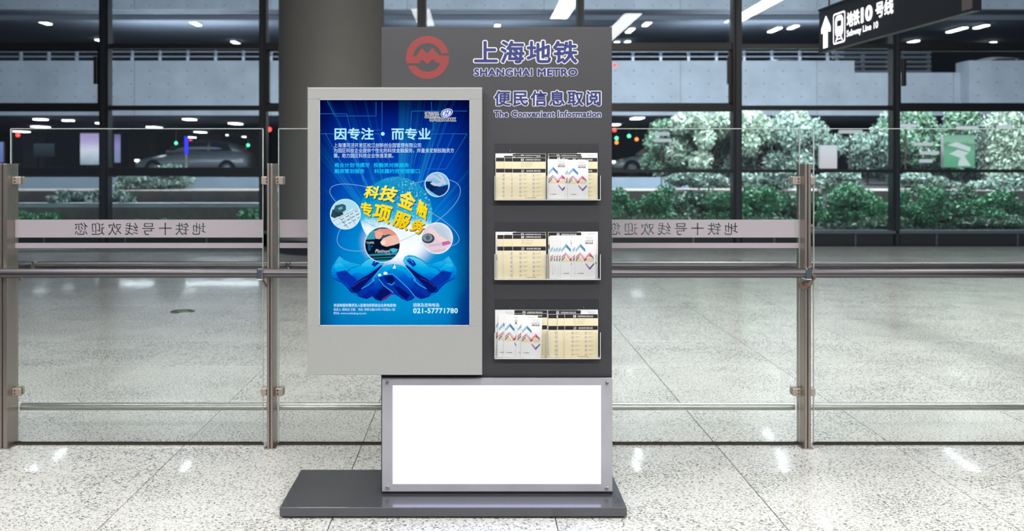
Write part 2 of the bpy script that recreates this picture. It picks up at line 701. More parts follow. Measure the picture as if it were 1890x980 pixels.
for i in range(len(MULL) - 1):
    x0, x1 = fx(MULL[i]) + .06, fx(MULL[i + 1]) - .06
    win = empty('window_%d' % (i + 1), ((x0 + x1) / 2, FY, fz(430)))
    tag(win, kind='structure')
    heavy = i in (0, 2, 4, 6)
    edges = [fz(-360), fz(-245), fz(-135), fz(-25), fz(86.5), fz(199.5), fz(317 if i < 3 else 315.5), .25]
    for j, ze in enumerate(edges[:-1]):
        h = .062 if (heavy and j in (4, 5)) else .040
        if j == 6:
            h = .075 if i < 3 else .028
        MB().box((x0, FY - .11, ze - h), (x1, FY + .05, ze + h), 'black').build('transom', win)
    for j in range(len(edges) - 1):
        MB().box((x0, FY - .012, edges[j + 1]), (x1, FY + .012, edges[j]), 'facade_glass').build('pane', win)
    if heavy:   # opening light between the two upper transoms with its own sash and actuator
        z0, z1 = edges[5] + .05, edges[4] - .05
        b = MB()
        b.box((x0 + .0, FY - .09, z0), (x0 + .045, FY - .02, z1), 'black')
        b.box((x1 - .07, FY - .09, z0), (x1, FY - .02, z1), 'black')
        b.box((x0, FY - .09, z0), (x1, FY - .02, z0 + .035), 'black').box((x0, FY - .09, z1 - .035), (x1, FY - .02, z1), 'black')
        b.build('opening_sash', win)
    if i in (0, 2, 4):
        MB().bbox((x1 - .115, FY - .17, fz(156)), (x1 - .045, FY - .1, fz(106)), 'black', .01).build('window_opener', win)
    if i == 6:
        MB().bbox((x0 + .045, FY - .17, fz(160)), (x0 + .11, FY - .1, fz(110)), 'black', .01).build('window_opener', win)
tag(MB().box((fx(MULL[0]), 17.82, -.12), (fx(MULL[-1]), FY + .15, -.002), 'dado').build('trim_1'), kind='structure')

# round column just inside the facade
ccx, ccy, cr = (614.5 - CU) * 16.9 / F, 16.75, .853
colm = MB().lathe([(cr, .22), (cr, 7.4)], (ccx, ccy, 0), 'column', 72).build('column')
tag(colm, 'thick round grey column standing just inside the glass facade', 'column', kind='structure')
MB().lathe([(cr + .012, 0), (cr + .012, .215), (cr, .225)], (ccx, ccy, 0), 'skirt', 72).build('skirting', colm)

# ================================================================== OUTSIDE: planting beds, road, two concrete decks
def struct(mb, name, label=None):
    return tag(mb.build(name), label, kind='structure')


struct(MB().box((-16, 18.2, -.3), (20, 21.3, .12), 'soil'), 'planting_bed', 'dark soil of the planting bed outside the glass facade')
struct(MB().box((-16, 21.0, -.3), (1.8, 21.22, .62), 'brown', {1: 'kerb'}).box((-16, 20.995, .53), (1.8, 21.0, .62), 'kerb'),
       'kerb', 'pale stone kerb of the lower planting bed on the left')
struct(MB().box((-16, 21.22, -.3), (22, 21.9, .60), 'soil').box((-16, 21.9, -.3), (22, 23.98, .845), 'brown'), 'terrace', 'brown granite terrace behind the lower kerb')
struct(MB().box((-17, 24.0, 0), (5.0, 24.3, 1.10), 'paleblue'), 'road_wall', 'low blue-grey wall along the road outside')
struct(MB().box((-30, 24.3, -.5), (34, 63, .88), 'asphalt'), 'road', 'dark asphalt road under the concrete deck')
DY = 33.0


def dz(v):
    return EYE - (v - CV) * DY / F


def dx(u):
    return (u - CU) * DY / F


struct(MB().box((-30, DY, dz(213)), (dx(1577), DY + .3, dz(112)), 'concrete_a'), 'deck_parapet', 'long concrete parapet wall of the lower road deck')
struct(MB().box((dx(1577), DY, dz(213)), (dx(1772), DY + .3, dz(134)), 'concrete_a'), 'deck_parapet', 'lowered stretch of the deck parapet in front of the louvres')
struct(MB().box((dx(1772), DY - .6, dz(213)), (34, DY + .3, dz(115)), 'concrete_a'), 'deck_parapet', 'thicker concrete parapet at the far right of the deck')
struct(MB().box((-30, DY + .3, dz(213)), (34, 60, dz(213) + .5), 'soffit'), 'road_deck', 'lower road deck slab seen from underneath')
struct(MB().box((-30, DY, dz(17)), (34, DY + .35, 11), 'concrete_a'), 'deck_parapet', 'uppermost concrete parapet cut by the top of the picture')
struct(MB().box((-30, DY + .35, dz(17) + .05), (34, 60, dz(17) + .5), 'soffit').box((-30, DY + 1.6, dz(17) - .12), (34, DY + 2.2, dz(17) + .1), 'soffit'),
       'road_deck', 'upper road deck slab carrying rows of tube lamps')
struct(MB().box((-32, 62, -.5), (36, 62.4, 12), 'backdark'), 'wall_back', None)
for i, u in enumerate((70, 185, 262, 392, 478, 1210, 1560, 1800)):
    x = (u - CU) * 52 / F
    o = MB().bbox((x - .55, 51.5, .88), (x + .55, 52.6, dz(213)), 'pillar', .05).build('pillar')
    tag(o, kind='structure')
    o2 = MB().bbox((x - .55, 51.5, dz(213) + .5), (x + .55, 52.6, dz(17) + .05), 'pillar', .05).build('pillar')
    tag(o2, kind='structure')

# guard rail on the parapet
gr = empty('guard_rail', (0, DY + .1, dz(112)))
tag(gr, 'thin metal guard rail running along the top of the concrete parapet', 'railing')
MB().tube((-28, DY + .12, dz(95)), (dx(1560), DY + .12, dz(95)), .022, 'rail', 8).build('top_rail', gr)
MB().tube((-28, DY + .12, dz(104)), (dx(1560), DY + .12, dz(104)), .03, 'rail', 8).build('middle_rail', gr)
pm = None
for u in [36 + 51.5 * k for k in range(-1, 30)]:
    if pm is None:
        pm = MB().bbox((-.045, -.05, 0), (.045, .05, dz(93) - dz(112)), 'rail', .01).tube((0, -.03, .34), (0, -.10, .16), .03, 'rail', 6).build('post', gr)
        t = pm
    else:
        t = pm.copy()
        COL.objects.link(t)
        t.parent = gr
    t.location = (dx(u), .02, 0)
    t.matrix_parent_inverse = Matrix.Identity(4)
lv = empty('louvre_screen', (dx(1660), DY + 2, dz(134)))
tag(lv, 'grey horizontal louvre screen behind the lowered parapet', 'louvre')
for k in range(7):
    z = dz(134) + .02 + k * .16
    MB().box((dx(1577), DY + 2.0, z), (dx(1770), DY + 2.12, z + .085), 'grille').build('slat', lv)
for u in (1590, 1640, 1715, 1768):
    MB().box((dx(u) - .05, DY + 2.12, dz(213) + .5), (dx(u) + .05, DY + 2.22, dz(88)), 'grille').build('upright', lv)


# tube lamps under the decks, running in depth
def deck_lamp(u, v, z, L, label, group, wd=.16):
    d = F * (z - EYE) / (CV - v)
    L *= .62
    d = min(d, 61 - L)
    x = (u - CU) * d / F
    if abs(d - 52) < 1.6:
        d, x = 50, x * 50 / d
    o = empty('tube_lamp', (x, d, z))
    b = MB().bbox((x - wd / 2, d - L / 2, z - .05), (x + wd / 2, d + L / 2, z - .01), 'tube_lamp', .015)
    b.build('tube', o)
    MB().box((x - wd / 2, d - L / 2, z - .01), (x + wd / 2, d + L / 2, z + .09), 'lamp_body').build('housing', o)
    tag(o, label, 'lamp', group)


zu, zl = dz(17) - .02, dz(213) - .02
UPL = [(80, 40, 1.7, 'white tube lamp at top left, the one nearest the left edge'),
       (360, 42, 1.7, 'white tube lamp between the two left mullions, upper of the pair'),
       (186, 74, 1.3, 'small tube lamp just left of the first mullion'),
       (435, 78, 1.5, 'white tube lamp left of the round column, above the transom'),
       (918, 47, 1.2, 'tube lamp showing just over the top edge of the information board'),
       (1195, 42, 2.0, 'highest tube lamp right of the information board'),
       (1163, 55, 1.8, 'tube lamp second highest beside the information board'),
       (1136, 79, 1.8, 'tube lamp touching the right edge of the information board'),
       (1156, 78, 1.8, 'tube lamp just above the transom, second from the board'),
       (1430, 54, 2.0, 'larger lamp between the board and the hanging sign'),
       (1464, 49, 1.4, 'smaller lamp just left of the hanging sign'),
       (1766, 54, 2.2, 'long lamp right under the hanging sign near its end'),
       (1811, 48, 1.4, 'faint lamp beyond the near end of the hanging sign'),
       (1685, 76, 1.4, 'round-looking lamp just right of the last mullion under the sign'),
       (1826, 79, 1.4, 'faint lamp at top right above the transom')]
for u, v, L, lb in UPL:
    deck_lamp(u, v, zu, L, lb, 'tube lamps under the upper deck', .2)
LOL = [(75, 219, .8, 'oval lamp under the lower deck at far left, upper one'),
       (75, 233, 3.0, 'bright lamp crossing the glass top edge at far left'),
       (126, 221, .5, 'tiny lamp under the lower deck left of the first mullion'),
       (187, 226, .6, 'tiny lamp beside the first mullion under the deck'),
       (350, 219, 1.0, 'lamp above the parked silver car, highest of its row'),
       (435, 227, 1.6, 'bright lamp above the rear of the silver car'),
       (285, 234, 3.0, 'lamp crossing the glass top edge above the car bonnet'),
       (370, 243, 4.5, 'long lamp right above the roof of the silver car'),
       (411, 248, 3.5, 'middle lamp above the roof of the silver car'),
       (456, 252, 6.0, 'low lamp left of the second mullion above the car'),
       (352, 254, 5.0, 'faint lamp beside the blue light tube'),
       (40, 242, 3.0, 'small dim lamp inside the first glass panel'),
       (1176, 217, 1.6, 'bright lamp under the deck right of the board, upper left'),
       (1135, 229, 1.4, 'pair-like lamp touching the board edge under the deck')]
for u, v, L, lb in LOL:
    deck_lamp(u, v, zl, min(L, 1.9), lb, 'lamps under the lower deck', .34)


def dot_lamp(u, v, d, r, m, label):
    p = W(u, v, d)
    b = MB()
    bm = bmesh.new()
    bmesh.ops.create_icosphere(bm, subdivisions=2, radius=r)
    bm.verts.index_update()
    o = empty('signal_or_reflection', p)
    b.add([Vector(x.co) + p for x in bm.verts], [[q.index for q in f.verts] for f in bm.faces], m, True)
    bm.free()
    b.build('lens', o)
    top = dz(213) if v > 213 else p.z + .06
    MB().tube(p + Vector((0, 0, r * .8)), (p.x, p.y, top), .012, 'lamp_body', 6).build('stem', o)
    tag(o, label, 'signal light')


for a in [(33, 249, 44, .09, 'lamp_red', 'red signal light behind the top left corner of the first glass panel'),
          (352, 261, 44, .08, 'lamp_red', 'red signal light beside the blue tube above the silver car'),
          (497, 239, 44, .10, 'lamp_red', 'red signal light against the second mullion'),
          (325, 264, 44, .07, 'lamp_green', 'green signal light above the bonnet of the silver car'),
          (458, 268, 44, .07, 'lamp_green', 'green signal light behind the rear of the silver car'),
          (1134, 240, 44, .09, 'lamp_red', 'red signal light at the right edge of the board, behind glass'),
          (1138, 255, 44, .08, 'lamp_green', 'green signal light next to the board, under the red one'),
          (1161, 251, 44, .08, 'lamp_green', 'green signal light second right of the board'),
          (1175, 257, 44, .08, 'lamp_orange', 'orange signal light between the green one and the tree'),
          (1138, 263, 44, .08, 'lamp_orange', 'orange signal light lowest beside the board'),
          (1222, 252, 40, .08, 'lamp_orange', 'orange signal light above the white car'),
          (1135, 120, 32.96, .05, 'lamp_red', 'red glowing dot standing in for a reflection on the upper parapet beside the board'),  # this red dot stands in for a reflection in the glass
          (1569, 219, 40, .10, 'lamp_red', 'red signal light in the dark gap of the trees')]:
    dot_lamp(*a)
# blue vertical tube
p0, p1 = W(344, 252, 39), W(344, 300, 39)
o = empty('blue_light_tube', (p0.x, 39, .88))
MB().tube(p0, W(344, 285, 39), .075, 'lamp_blue', 10).build('tube', o)
MB().tube((p0.x, 39, .88), W(344, 285, 39), .05, 'lamp_body', 8).build('post', o)
tag(o, 'upright blue light tube in front of the silver car', 'lamp')


# lit advertising panels outside, and two standing in for glass reflections
def grad_emit(name, stops, strength=1., axis=2, n=None):
    m = mat(name, (255, 255, 255), emit=strength)
    g = G(m)
    vec, x, y, z = g.coord('Generated')
    c = (x, y, z)[axis]
    if n:
        c = g.m('ADD', c, g.m('MULTIPLY', g.m('SUBTRACT', g.noise(vec, n[0], 3), .5), n[1]))
    g.t.links.new(g.ramp(c, stops), g.b.inputs['Emission Color'])
    return m


def billboard(name, u0, v0, u1, v1, d, m, label, ground=.845, extra=None):
    a, b = W(u0, v0, d), W(u1, v1, d)
    o = empty(name, ((a.x + b.x) / 2, d, ground))
    MB().bbox((a.x, d + .01, b.z), (b.x, d + .16, a.z), 'lamp_body', .01).build('case', o)
    MB().box((a.x, d, b.z), (b.x, d + .012, a.z), m).build('lit_face', o)
    for k in (.2, .8):
        x = a.x + (b.x - a.x) * k
        if b.z > ground:
            MB().box((x - .04, d + .04, ground), (x + .04, d + .12, b.z), 'black').build('leg', o)
    if extra:
        extra(o, d - .004)
    tag(o, label, 'billboard')
    return o


billboard('billboard_or_reflection', 148, 246, 190, 304, 46, grad_emit('lavender_ad', [(0, (150, 168, 182)), (.3, (205, 214, 226)), (.45, (232, 226, 248)), (.75, (196, 178, 226)), (1, (178, 160, 208))], 1.0, n=(3, .2)),
          'tall lavender and white lit billboard left of the first mullion')
billboard('billboard_or_reflection', 211, 248, 222, 300, 45, grad_emit('violet_ad', [(0, (140, 158, 190)), (.6, (168, 160, 224)), (1, (128, 120, 176))], .85),
          'narrow violet lit panel just right of the first mullion')
billboard('kiosk_panel', 62, 265, 100, 289, 50, grad_emit('dim_panel', [(0, (40, 50, 58)), (1, (72, 88, 100))], .55),
          'dim blue-grey panel standing left of the lavender billboard')
billboard('billboard_or_reflection', 1515, 268, 1545, 311, 23.0, grad_emit('white_reflection', [(0, (226, 216, 218)), (1, (238, 240, 248))], 1.0),  # solid panel standing in for a reflection in the facade glass
          'small white glowing panel standing in for a facade reflection right of the barrier post', .845)


def green_print(o, d):
    b = MB()
    for q in ([(1752, 284), (1768, 276), (1788, 282), (1774, 292)], [(1770, 296), (1778, 285), (1792, 306), (1768, 306)],
              [(1748, 268), (1765, 262), (1792, 272), (1790, 280), (1766, 272)]):
        flat(b, q, mat('white_print', (225, 240, 235), emit=.95), d)
    b.build('print', o)


billboard('billboard_or_reflection', 1742, 249, 1799, 309, 23.0, grad_emit('green_reflection', [(0, (112, 190, 150)), (.5, (136, 208, 170)), (.72, (120, 172, 148)), (.8, (168, 220, 190)), (1, (150, 205, 178))], .85, n=(5, .3)),  # glowing panel put where the facade glass mirrors a green one
          'mint green glowing panel standing in for a facade reflection at far right', .845, green_print)
billboard('billboard_or_reflection', 6 - 30, 262, 6, 300, 40, grad_emit('blue_ad', [(0, (110, 120, 190)), (1, (130, 150, 200))], .8),
          'blue lit panel cut by the left edge of the picture')


def standin_bars(bars, d, label, m='tube_lamp'):  # glowing bars stand in for strip-lamp reflections in the facade glass
    us = [q for b in bars for q in (b[0], b[1])]
    x = (sum(us) / len(us) - CU) * d / F
    o = empty('standin_bars', (x, d, .845))
    z = max(W(0, b[2], d).z for b in bars)
    MB().tube((x, d + .08, .845), (x, d + .08, z), .014, 'bark', 8).build('post', o)  # added pole to carry the stand-in bars
    for u0, u1, v in bars:
        a, b = W(u0, v, d), W(u1, v, d)
        MB().bbox((a.x, d - .05, a.z - .04), (b.x, d + .05, a.z + .04), M['standin_glow'], .03).build('glow_bar', o)
    tag(o, label, 'street lamp')


M['standin_glow'] = mat('standin_glow', (215, 222, 228), emit=.9)  # self-lit colour of the bars that imitate reflections
standin_bars([(1206, 1236, 247), (1206, 1240, 259)], 23.0, 'two stacked white bars on an added pole, standing in for reflections above the white car')
standin_bars([(1548, 1592, 243)], 23.0, 'one white bar on an added pole, standing in for a reflection left of the last mullion')
standin_bars([(1656, 1692, 232)], 23.0, 'one bright bar on an added pole, standing in for a reflection just right of the last mullion')
standin_bars([(1765, 1805, 236), (1840, 1868, 234)], 23.0, 'two separate bars with an added pole, standing in for reflections above the green glowing panel')
standin_bars([(1686, 1722, 266), (1698, 1733, 282), (1697, 1721, 297)], 23.0, 'three stacked white bars on an added pole, standing in for unreadable lit lettering left of the green glowing panel')


# cars
def car(x, y, z, L, H, wd, face, paint, label, name='car'):
    """face +1: bonnet to +x, -1: bonnet to -x; side to the camera"""
    o = empty(name, (x, y, z))

    def loft(stations, m, nm, sub=2):
        bm = bmesh.new()
        rings = []
        for sx, zb, zt, hw, tw in stations:
            X = x + face * (sx - .5) * L
            ring = [(X, y - hw, z + zb), (X, y - hw * 1.02, z + (zb + zt) / 2), (X, y - tw, z + zt), (X, y + tw, z + zt), (X, y + hw * 1.02, z + (zb + zt) / 2), (X, y + hw, z + zb)]
            rings.append([bm.verts.new(q) for q in ring])
        for a, b in zip(rings, rings[1:]):
            for i in range(6):
                bm.faces.new((a[i], a[(i + 1) % 6], b[(i + 1) % 6], b[i]))
        bm.faces.new(rings[0][::-1])
        bm.faces.new(rings[-1])
        bmesh.ops.recalc_face_normals(bm, faces=bm.faces[:])
        me = bpy.data.meshes.new(nm)
        bm.to_mesh(me)
        bm.free()
        me.materials.append(M[m])
        for p_ in me.polygons:
            p_.use_smooth = True
        ob = bpy.data.objects.new(nm, me)
        COL.objects.link(ob)
        ob.parent = o
        ob.matrix_parent_inverse = parent_mat(o).inverted()
        md = ob.modifiers.new('sub', 'SUBSURF')
        md.levels = md.render_levels = sub
        return ob
    hw = wd / 2
    loft([(0, .3, .62 * H, hw * .8, hw * .7), (.04, .2, .68 * H, hw * .95, hw * .85), (.2, .2, .70 * H, hw, hw * .92), (.5, .2, .68 * H, hw, hw * .93), (.72, .2, .64 * H, hw, hw * .9),
          (.93, .22, .5 * H, hw * .93, hw * .8), (1, .3, .42 * H, hw * .8, hw * .66)], paint, 'body')
    loft([(.05, .60 * H, .64 * H, hw * .8, hw * .7), (.13, .60 * H, .92 * H, hw * .86, hw * .64), (.3, .60 * H, H, hw * .9, hw * .66), (.5, .60 * H, H, hw * .9, hw * .66), (.6, .60 * H, .95 * H, hw * .9, hw * .64),
          (.76, .60 * H, .64 * H, hw * .84, hw * .7)], paint, 'cabin')
    b = MB()
    for s_ in (-1, 1):
        yy = y + s_ * hw * .87
        for q in ([(.15, .68), (.2, .9), (.33, .92), (.34, .68)], [(.36, .68), (.355, .92), (.5, .92), (.58, .88), (.70, .70)]):
            pts = [(x + face * (a - .5) * L, yy, z + c * H) for a, c in q]
            b.prism(pts, .05 if s_ < 0 else -.05, 'carglass')
    b.build('side_window', o)
    for sx in (.19, .81):
        for s_ in (-1, 1):
            X = x + face * (sx - .5) * L
            wv = MB().lathe([(.3, 0), (.34, .03), (.34, .19), (.3, .22)], (X, y + s_ * (hw - .08) + .11, z + .34), 'tyre', 24, 'y').build('wheel', o)
            MB().lathe([(.2, 0), (.2, .012), (.06, .02)], (X, y + s_ * (hw - .08) - .11 * 1 if s_ < 0 else y + s_ * (hw - .08) + .12, z + .34), 'rail', 18, 'y').build('hubcap', wv)
    X = x + face * .475 * L
    MB().bbox((X - .05, y - hw * .72, z + .40 * H), (X + .09 * 1, y - hw * .5, z + .46 * H), 'headlamp', .02).build('headlamp', o)
    tag(o, label, 'car')
    return o


car((362 - CU) * 42 / F, 42, .88, 4.75, 1.52, 1.85, -1, 'carpaint', 'silver car parked outside behind the first glass panel')
car((1222 - CU) * 42 / F, 42, .88, 4.4, 1.40, 1.8, -1, 'carwhite', 'white car parked outside just right of the information board')
car((1425 - CU) * 37 / F, 37, dz(213) + .5, 4.4, 1.75, 1.8, -1, 'carblue', 'blue car on the lower deck behind the guard rail')
car((1822 - CU) * 37 / F, 37, dz(213) + .5, 4.2, 1.8, 1.8, -1, 'carwhite', 'pale car on the deck at the far right, only its roof showing')


# ---------------------------------------------------------------- plants
def leafmat(name, a, b):
    m = mat(name, a, .5)
    g = G(m)
    gi = g.n.new('ShaderNodeNewGeometry')
    g.t.links.new(g.mix(gi.outputs['Random Per Island'], a, b), g.b.inputs['Base Color'])
    g.b.inputs['Subsurface Weight'].default_value = 0
    return m


LEAF = [leafmat('leaf_pale', (128, 150, 134), (172, 190, 172)), leafmat('leaf_mid', (72, 108, 88), (116, 148, 124)),  # pale and mid greens lightened for the haze of interior reflections
        leafmat('leaf_green', (62, 128, 90), (112, 172, 130)), leafmat('leaf_grey', (100, 124, 116), (146, 168, 156))]


def leaves(clusters, n, size, m, seed):
    rs = np.random.RandomState(seed)
    wts = np.array([c[3] * c[4] * c[5] for c in clusters])
    wts = wts / wts.sum()
    idx = rs.choice(len(clusters), n, p=wts)
    C = np.array(clusters)[idx]
    dv = rs.normal(size=(n, 3))
    dv /= np.linalg.norm(dv, axis=1)[:, None]
    rad = rs.uniform(.1, 1.3, n)[:, None]
    P = C[:, :3] + dv * rad * C[:, 3:6]
    ax = rs.normal(size=(n, 3))
    ax[:, 2] -= .4
    ax += dv * .25
    ax /= np.linalg.norm(ax, axis=1)[:, None]
    sd = np.cross(ax, rs.normal(size=(n, 3)))
    sd /= np.linalg.norm(sd, axis=1)[:, None]
    L = (size * rs.uniform(.6, 1.3, n))[:, None]
    V = np.stack([P - ax * L * .5, P + sd * L * .22, P + ax * L * .5, P - sd * L * .22], 1).reshape(-1, 3)
    me = bpy.data.meshes.new('foliage')
    Fc = [(4 * i, 4 * i + 1, 4 * i + 2, 4 * i + 3) for i in range(n)]
    me.from_pydata(V.tolist(), [], Fc)
    me.materials.append(m)
    me.update()
    ob = bpy.data.objects.new('foliage', me)
    COL.objects.link(ob)
    ob['kind'] = 'stuff'
    return ob


def plant(name, x, y, g, clusters, n, size, m, seed, label, cat, group, stem=.03, bark='bark', top=None):
    """clusters: (dx, dy, z, rx, ry, rz) with z absolute"""
    o = empty(name, (x, y, g))
    cl = [(x + c[0], y + c[1], c[2], c[3], c[4], c[5]) for c in clusters]
    f = leaves(cl, n, size, m, seed)
    f.parent = o
    f.matrix_parent_inverse = parent_mat(o).inverted()
    zt = top or max(c[2] for c in cl)
    b = MB()
    b.tube((x, y, g - .02), (x, y, g + (zt - g) * .55), stem, bark, 8, stem * .7)
    for c in cl:
        b.tube((x, y, g + (zt - g) * (.3 if len(cl) > 3 else .5)), (c[0], c[1], c[2]), stem * .55, bark, 6, stem * .2)
    b.build('trunk' if cat == 'tree' else 'stem', o)
    tag(o, label, cat, group)
    return o


rnd = random.Random(5)


def tree_at(u, d, vtop, vbot, wpx, n, m, seed, label, size=.115, g=.88):
    x = (u - CU) * d / F
    zt, zb = W(0, vtop, d).z, W(0, vbot, d).z
    hw = wpx * d / F / 2
    cl = []
    n = int(n * 2.4)
    for k in range(15):
        fx_, fz_ = rnd.uniform(-.95, .95), rnd.uniform(.05, .85)
        r = rnd.uniform(.24, .4)
        cl.append((fx_ * hw, rnd.uniform(-.5, .5), zb + (zt - zb) * fz_, hw * r, .45, (zt - zb) * r * .55))
    return plant('tree', x, d, g, cl, n, size, m, seed, label, 'tree', 'trees outside the facade', .05)


tree_at(1258, 26.0, 222, 322, 110, 5200, LEAF[1], 11, 'dark leafy tree standing behind the white car')
tree_at(1310, 25.2, 203, 318, 130, 7500, LEAF[0], 12, 'pale leafy tree left of the mullion right of the board')
tree_at(1412, 25.6, 203, 322, 120, 7500, LEAF[0], 13, 'pale leafy tree just right of that mullion')
tree_at(1478, 25.0, 204, 322, 100, 5500, LEAF[3], 14, 'grey-green tree behind the right barrier post', )
tree_at(1600, 25.4, 205, 322, 95, 5000, LEAF[3], 15, 'grey-green tree left of the last mullion under the sign')
tree_at(1700, 25.0, 203, 322, 130, 7000, LEAF[1], 16, 'mid green tree right of the last mullion')
tree_at(1790, 25.8, 203, 325, 130, 7000, LEAF[3], 17, 'grey-green tree behind the green glowing panel')
tree_at(1868, 25.0, 203, 345, 120, 7000, LEAF[0], 18, 'pale tree at the right edge of the picture')


def shrub_at(u, d, vtop, vbot, wpx, n, m, seed, label, size=.11, g=.12, group='low shrubs in the bed outside'):
    x = (u - CU) * d / F
    zt, zb = W(0, vtop, d).z, W(0, vbot, d).z
    hw = wpx * d / F / 2
    cl = []
    n = int(n * 1.9)
    for k in range(11):
        r = rnd.uniform(.22, .4)
        cl.append((rnd.uniform(-.8, .8) * hw, rnd.uniform(-.3, .3), zb + (zt - zb) * rnd.uniform(.2, .85), hw * r, .3, (zt - zb) * r * .5))
    return plant('shrub', x, d, g, cl, n, size, m, seed, label, 'shrub', group, .018)


SH = [(1165, 20.6, 346, 424, 80, 2, 'green shrub next to the right edge of the board'),
      (1222, 20.2, 338, 426, 90, 2, 'green shrub with the raised sprig in front of the pale wall'),
      (1290, 20.7, 350, 424, 90, 1, 'darker shrub between the sprig shrub and the mullion'),
      (1335, 20.1, 356, 428, 80, 2, 'green shrub just left of the mullion right of the board'),
      (1402, 20.4, 344, 426, 90, 2, 'bright shrub just right of that mullion'),
      (1462, 20.8, 350, 426, 80, 1, 'darker shrub left of the right barrier post'),
      (1540, 20.3, 342, 420, 90, 2, 'green shrub right of the barrier post'),
      (1608, 20.7, 348, 424, 90, 2, 'green shrub left of the last mullion'),
      (1690, 20.2, 352, 424, 95, 2, 'green shrub right of the last mullion'),
      (1745, 20.8, 336, 420, 95, 1, 'tall shrub below the green glowing panel'),
      (1800, 20.3, 366, 426, 90, 2, 'low shrub right of the one below the green panel'),
      (1860, 20.6, 345, 422, 100, 2, 'green shrub at the right edge of the picture')]
for i, (u, d, a, b, wd, k, lb) in enumerate(SH):
    shrub_at(u, d, a, b, wd, 2600, LEAF[k], 40 + i, lb)
# sprig shrub: star-like top leaves
for i, (u, d, a, b, wd, n, lb) in enumerate([
        (1290, 22.6, 316, 348, 110, 2200, 'grey-green hedge plant in front of the road, left of the mullion'),
        (1410, 22.6, 316, 350, 120, 2200, 'grey-green hedge plant in front of the road, right of the mullion'),
        (1560, 22.6, 318, 345, 110, 1800, 'grey-green hedge plant left of the last mullion, at the road'),
        (1700, 22.6, 318, 348, 110, 1800, 'grey-green hedge plant right of the last mullion, at the road'),
        (1850, 22.6, 324, 366, 110, 2400, 'pale bushy plant at the road near the right edge')]):
    shrub_at(u, d, a, b, wd, n, LEAF[3], 60 + i, lb, .12, .845, 'hedge plants along the road')
for i, (u, d, a, b, wd, n, k, g, lb) in enumerate([
        (285, 23.3, 302, 352, 130, 4200, 3, .845, 'large grey-green bush in front of the low wall on the left'),
        (165, 21.5, 350, 384, 120, 2600, 3, .6, 'bush crossing the pale kerb on the left'),
        (228, 21.6, 350, 384, 60, 1300, 3, .6, 'small bush right of the first mullion on the kerb'),
        (60, 20.4, 384, 432, 130, 3000, 2, .12, 'green shrub low behind the first glass panel'),
        (455, 20.4, 386, 432, 90, 2000, 2, .12, 'green shrub left of the second mullion'),
        (300, 20.5, 402, 434, 230, 2200, 1, .12, 'low ground plant showing just over the frosted band'),
        (1195, 19.8, 398, 434, 180, 2600, 1, .12, 'low dark ground plant right of the board'),
        (1400, 19.8, 398, 434, 180, 2600, 1, .12, 'low dark ground plant left of the right barrier post'),
        (1600, 19.8, 400, 432, 200, 2600, 1, .12, 'low dark ground plant left of the last mullion'),
        (1800, 19.8, 398, 432, 200, 2600, 1, .12, 'low dark ground plant at far right')]):
    shrub_at(u, d, a, b, wd, n, LEAF[k], 80 + i, lb, .10, g)
x = (1523 - CU) * 20.0 / F
plant('young_tree', x, 20.0, .12, [(0, 0, .95, .12, .12, .1), (.1, 0, 1.05, .1, .1, .08)], 200, .1, LEAF[0], 99,
      'slender pale-barked young tree right of the barrier post', 'tree', None, .05, 'pale_bark', 1.4)

# ================================================================== GLASS BARRIER
BY = 5.18           # front faces of the posts
GY = 5.265          # glass plane


def bx(u, d=BY):
    return (u - CU) * d / F


def bz(v, d=BY):
    return EYE - (v - CV) * d / F


bar = empty('glass_barrier', (.3, GY, 0))
tag(bar, 'glass barrier with steel posts and handrail crossing the hall behind the board', 'barrier')
POSTS = [(4, 18, .05), (498, 11, .033), (991, 11, .033), (1491, 12, .036)]
for u, wpx, hw in POSTS:
    x = bx(u)
    h = bz(302)
    b = MB()
    hw = wpx / 2 * BY / F
    b.bbox((x - hw, BY, 0), (x - hw * .12, BY + .13, h), 'steel', .002, 1)
    b.bbox((x + hw * .12, BY, 0), (x + hw, BY + .13, h), 'steel', .002, 1)
    b.box((x - hw * .2, BY + .006, 0), (x + hw * .2, BY + .124, h - .004), 'steel_dark')
    po = b.build('post', bar)
    b = MB()
    b.box((x - hw - .012, BY - .004, 0), (x + hw + .012, BY + .134, .006), 'steel')
    b.build('foot_plate', po)
    for v0, v1 in ((326, 341), (721, 736)):
        for s_ in (-1, 1):
            b = MB()
            xa, xb = x + s_ * hw * .9, x + s_ * (hw + .042)
            b.bbox((min(xa, xb), GY - .028, bz(v1)), (max(xa, xb), GY - .008, bz(v0)), 'clamp', .005, 2)
            b.bbox((min(xa, xb), GY + .008, bz(v1)), (max(xa, xb), GY + .028, bz(v0)), 'clamp', .005, 2)
            for zz in (.3, .7):
                zc = bz(v1) + (bz(v0) - bz(v1)) * zz
                b.lathe([(.004, 0), (.003, .003)], (x + s_ * (hw + .013), GY - .028, zc), 'steel_dark', 10, 'y')
            b.build('glass_clamp', po)
    # handrail brackets: one in front, one behind
    rz = bz(504.5, 5.10)
    b = MB()
    b.tube((x - .028, BY + .03, rz - .075), (x - .028, 5.105, rz - .028), .009, 'steel', 10)
    b.bbox((x - .044, 5.072, rz - .031), (x - .012, 5.15, rz + .028), 'screw', .006)
    b.tube((x + .045, BY + .1, rz - .05), (x + .045, 5.45, rz - .01), .008, 'steel', 10)
    b.bbox((x + .033, 5.435, rz - .028), (x + .057, 5.5, rz + .024), 'screw', .005)
    b.build('rail_bracket', po)
RZ = bz(504.5, 5.10)
MB().tube((bx(-60), 5.11, RZ), (bx(1960), 5.11, RZ), .0235, 'tube', 28).build('handrail', bar)
MB().tube((bx(-90), 5.47, RZ + .0), (bx(2000), 5.47, RZ + .0), .0235, 'tube', 24).build('rear_handrail', bar)
LZ = EYE - (750.5 - CV) * 5.33 / F
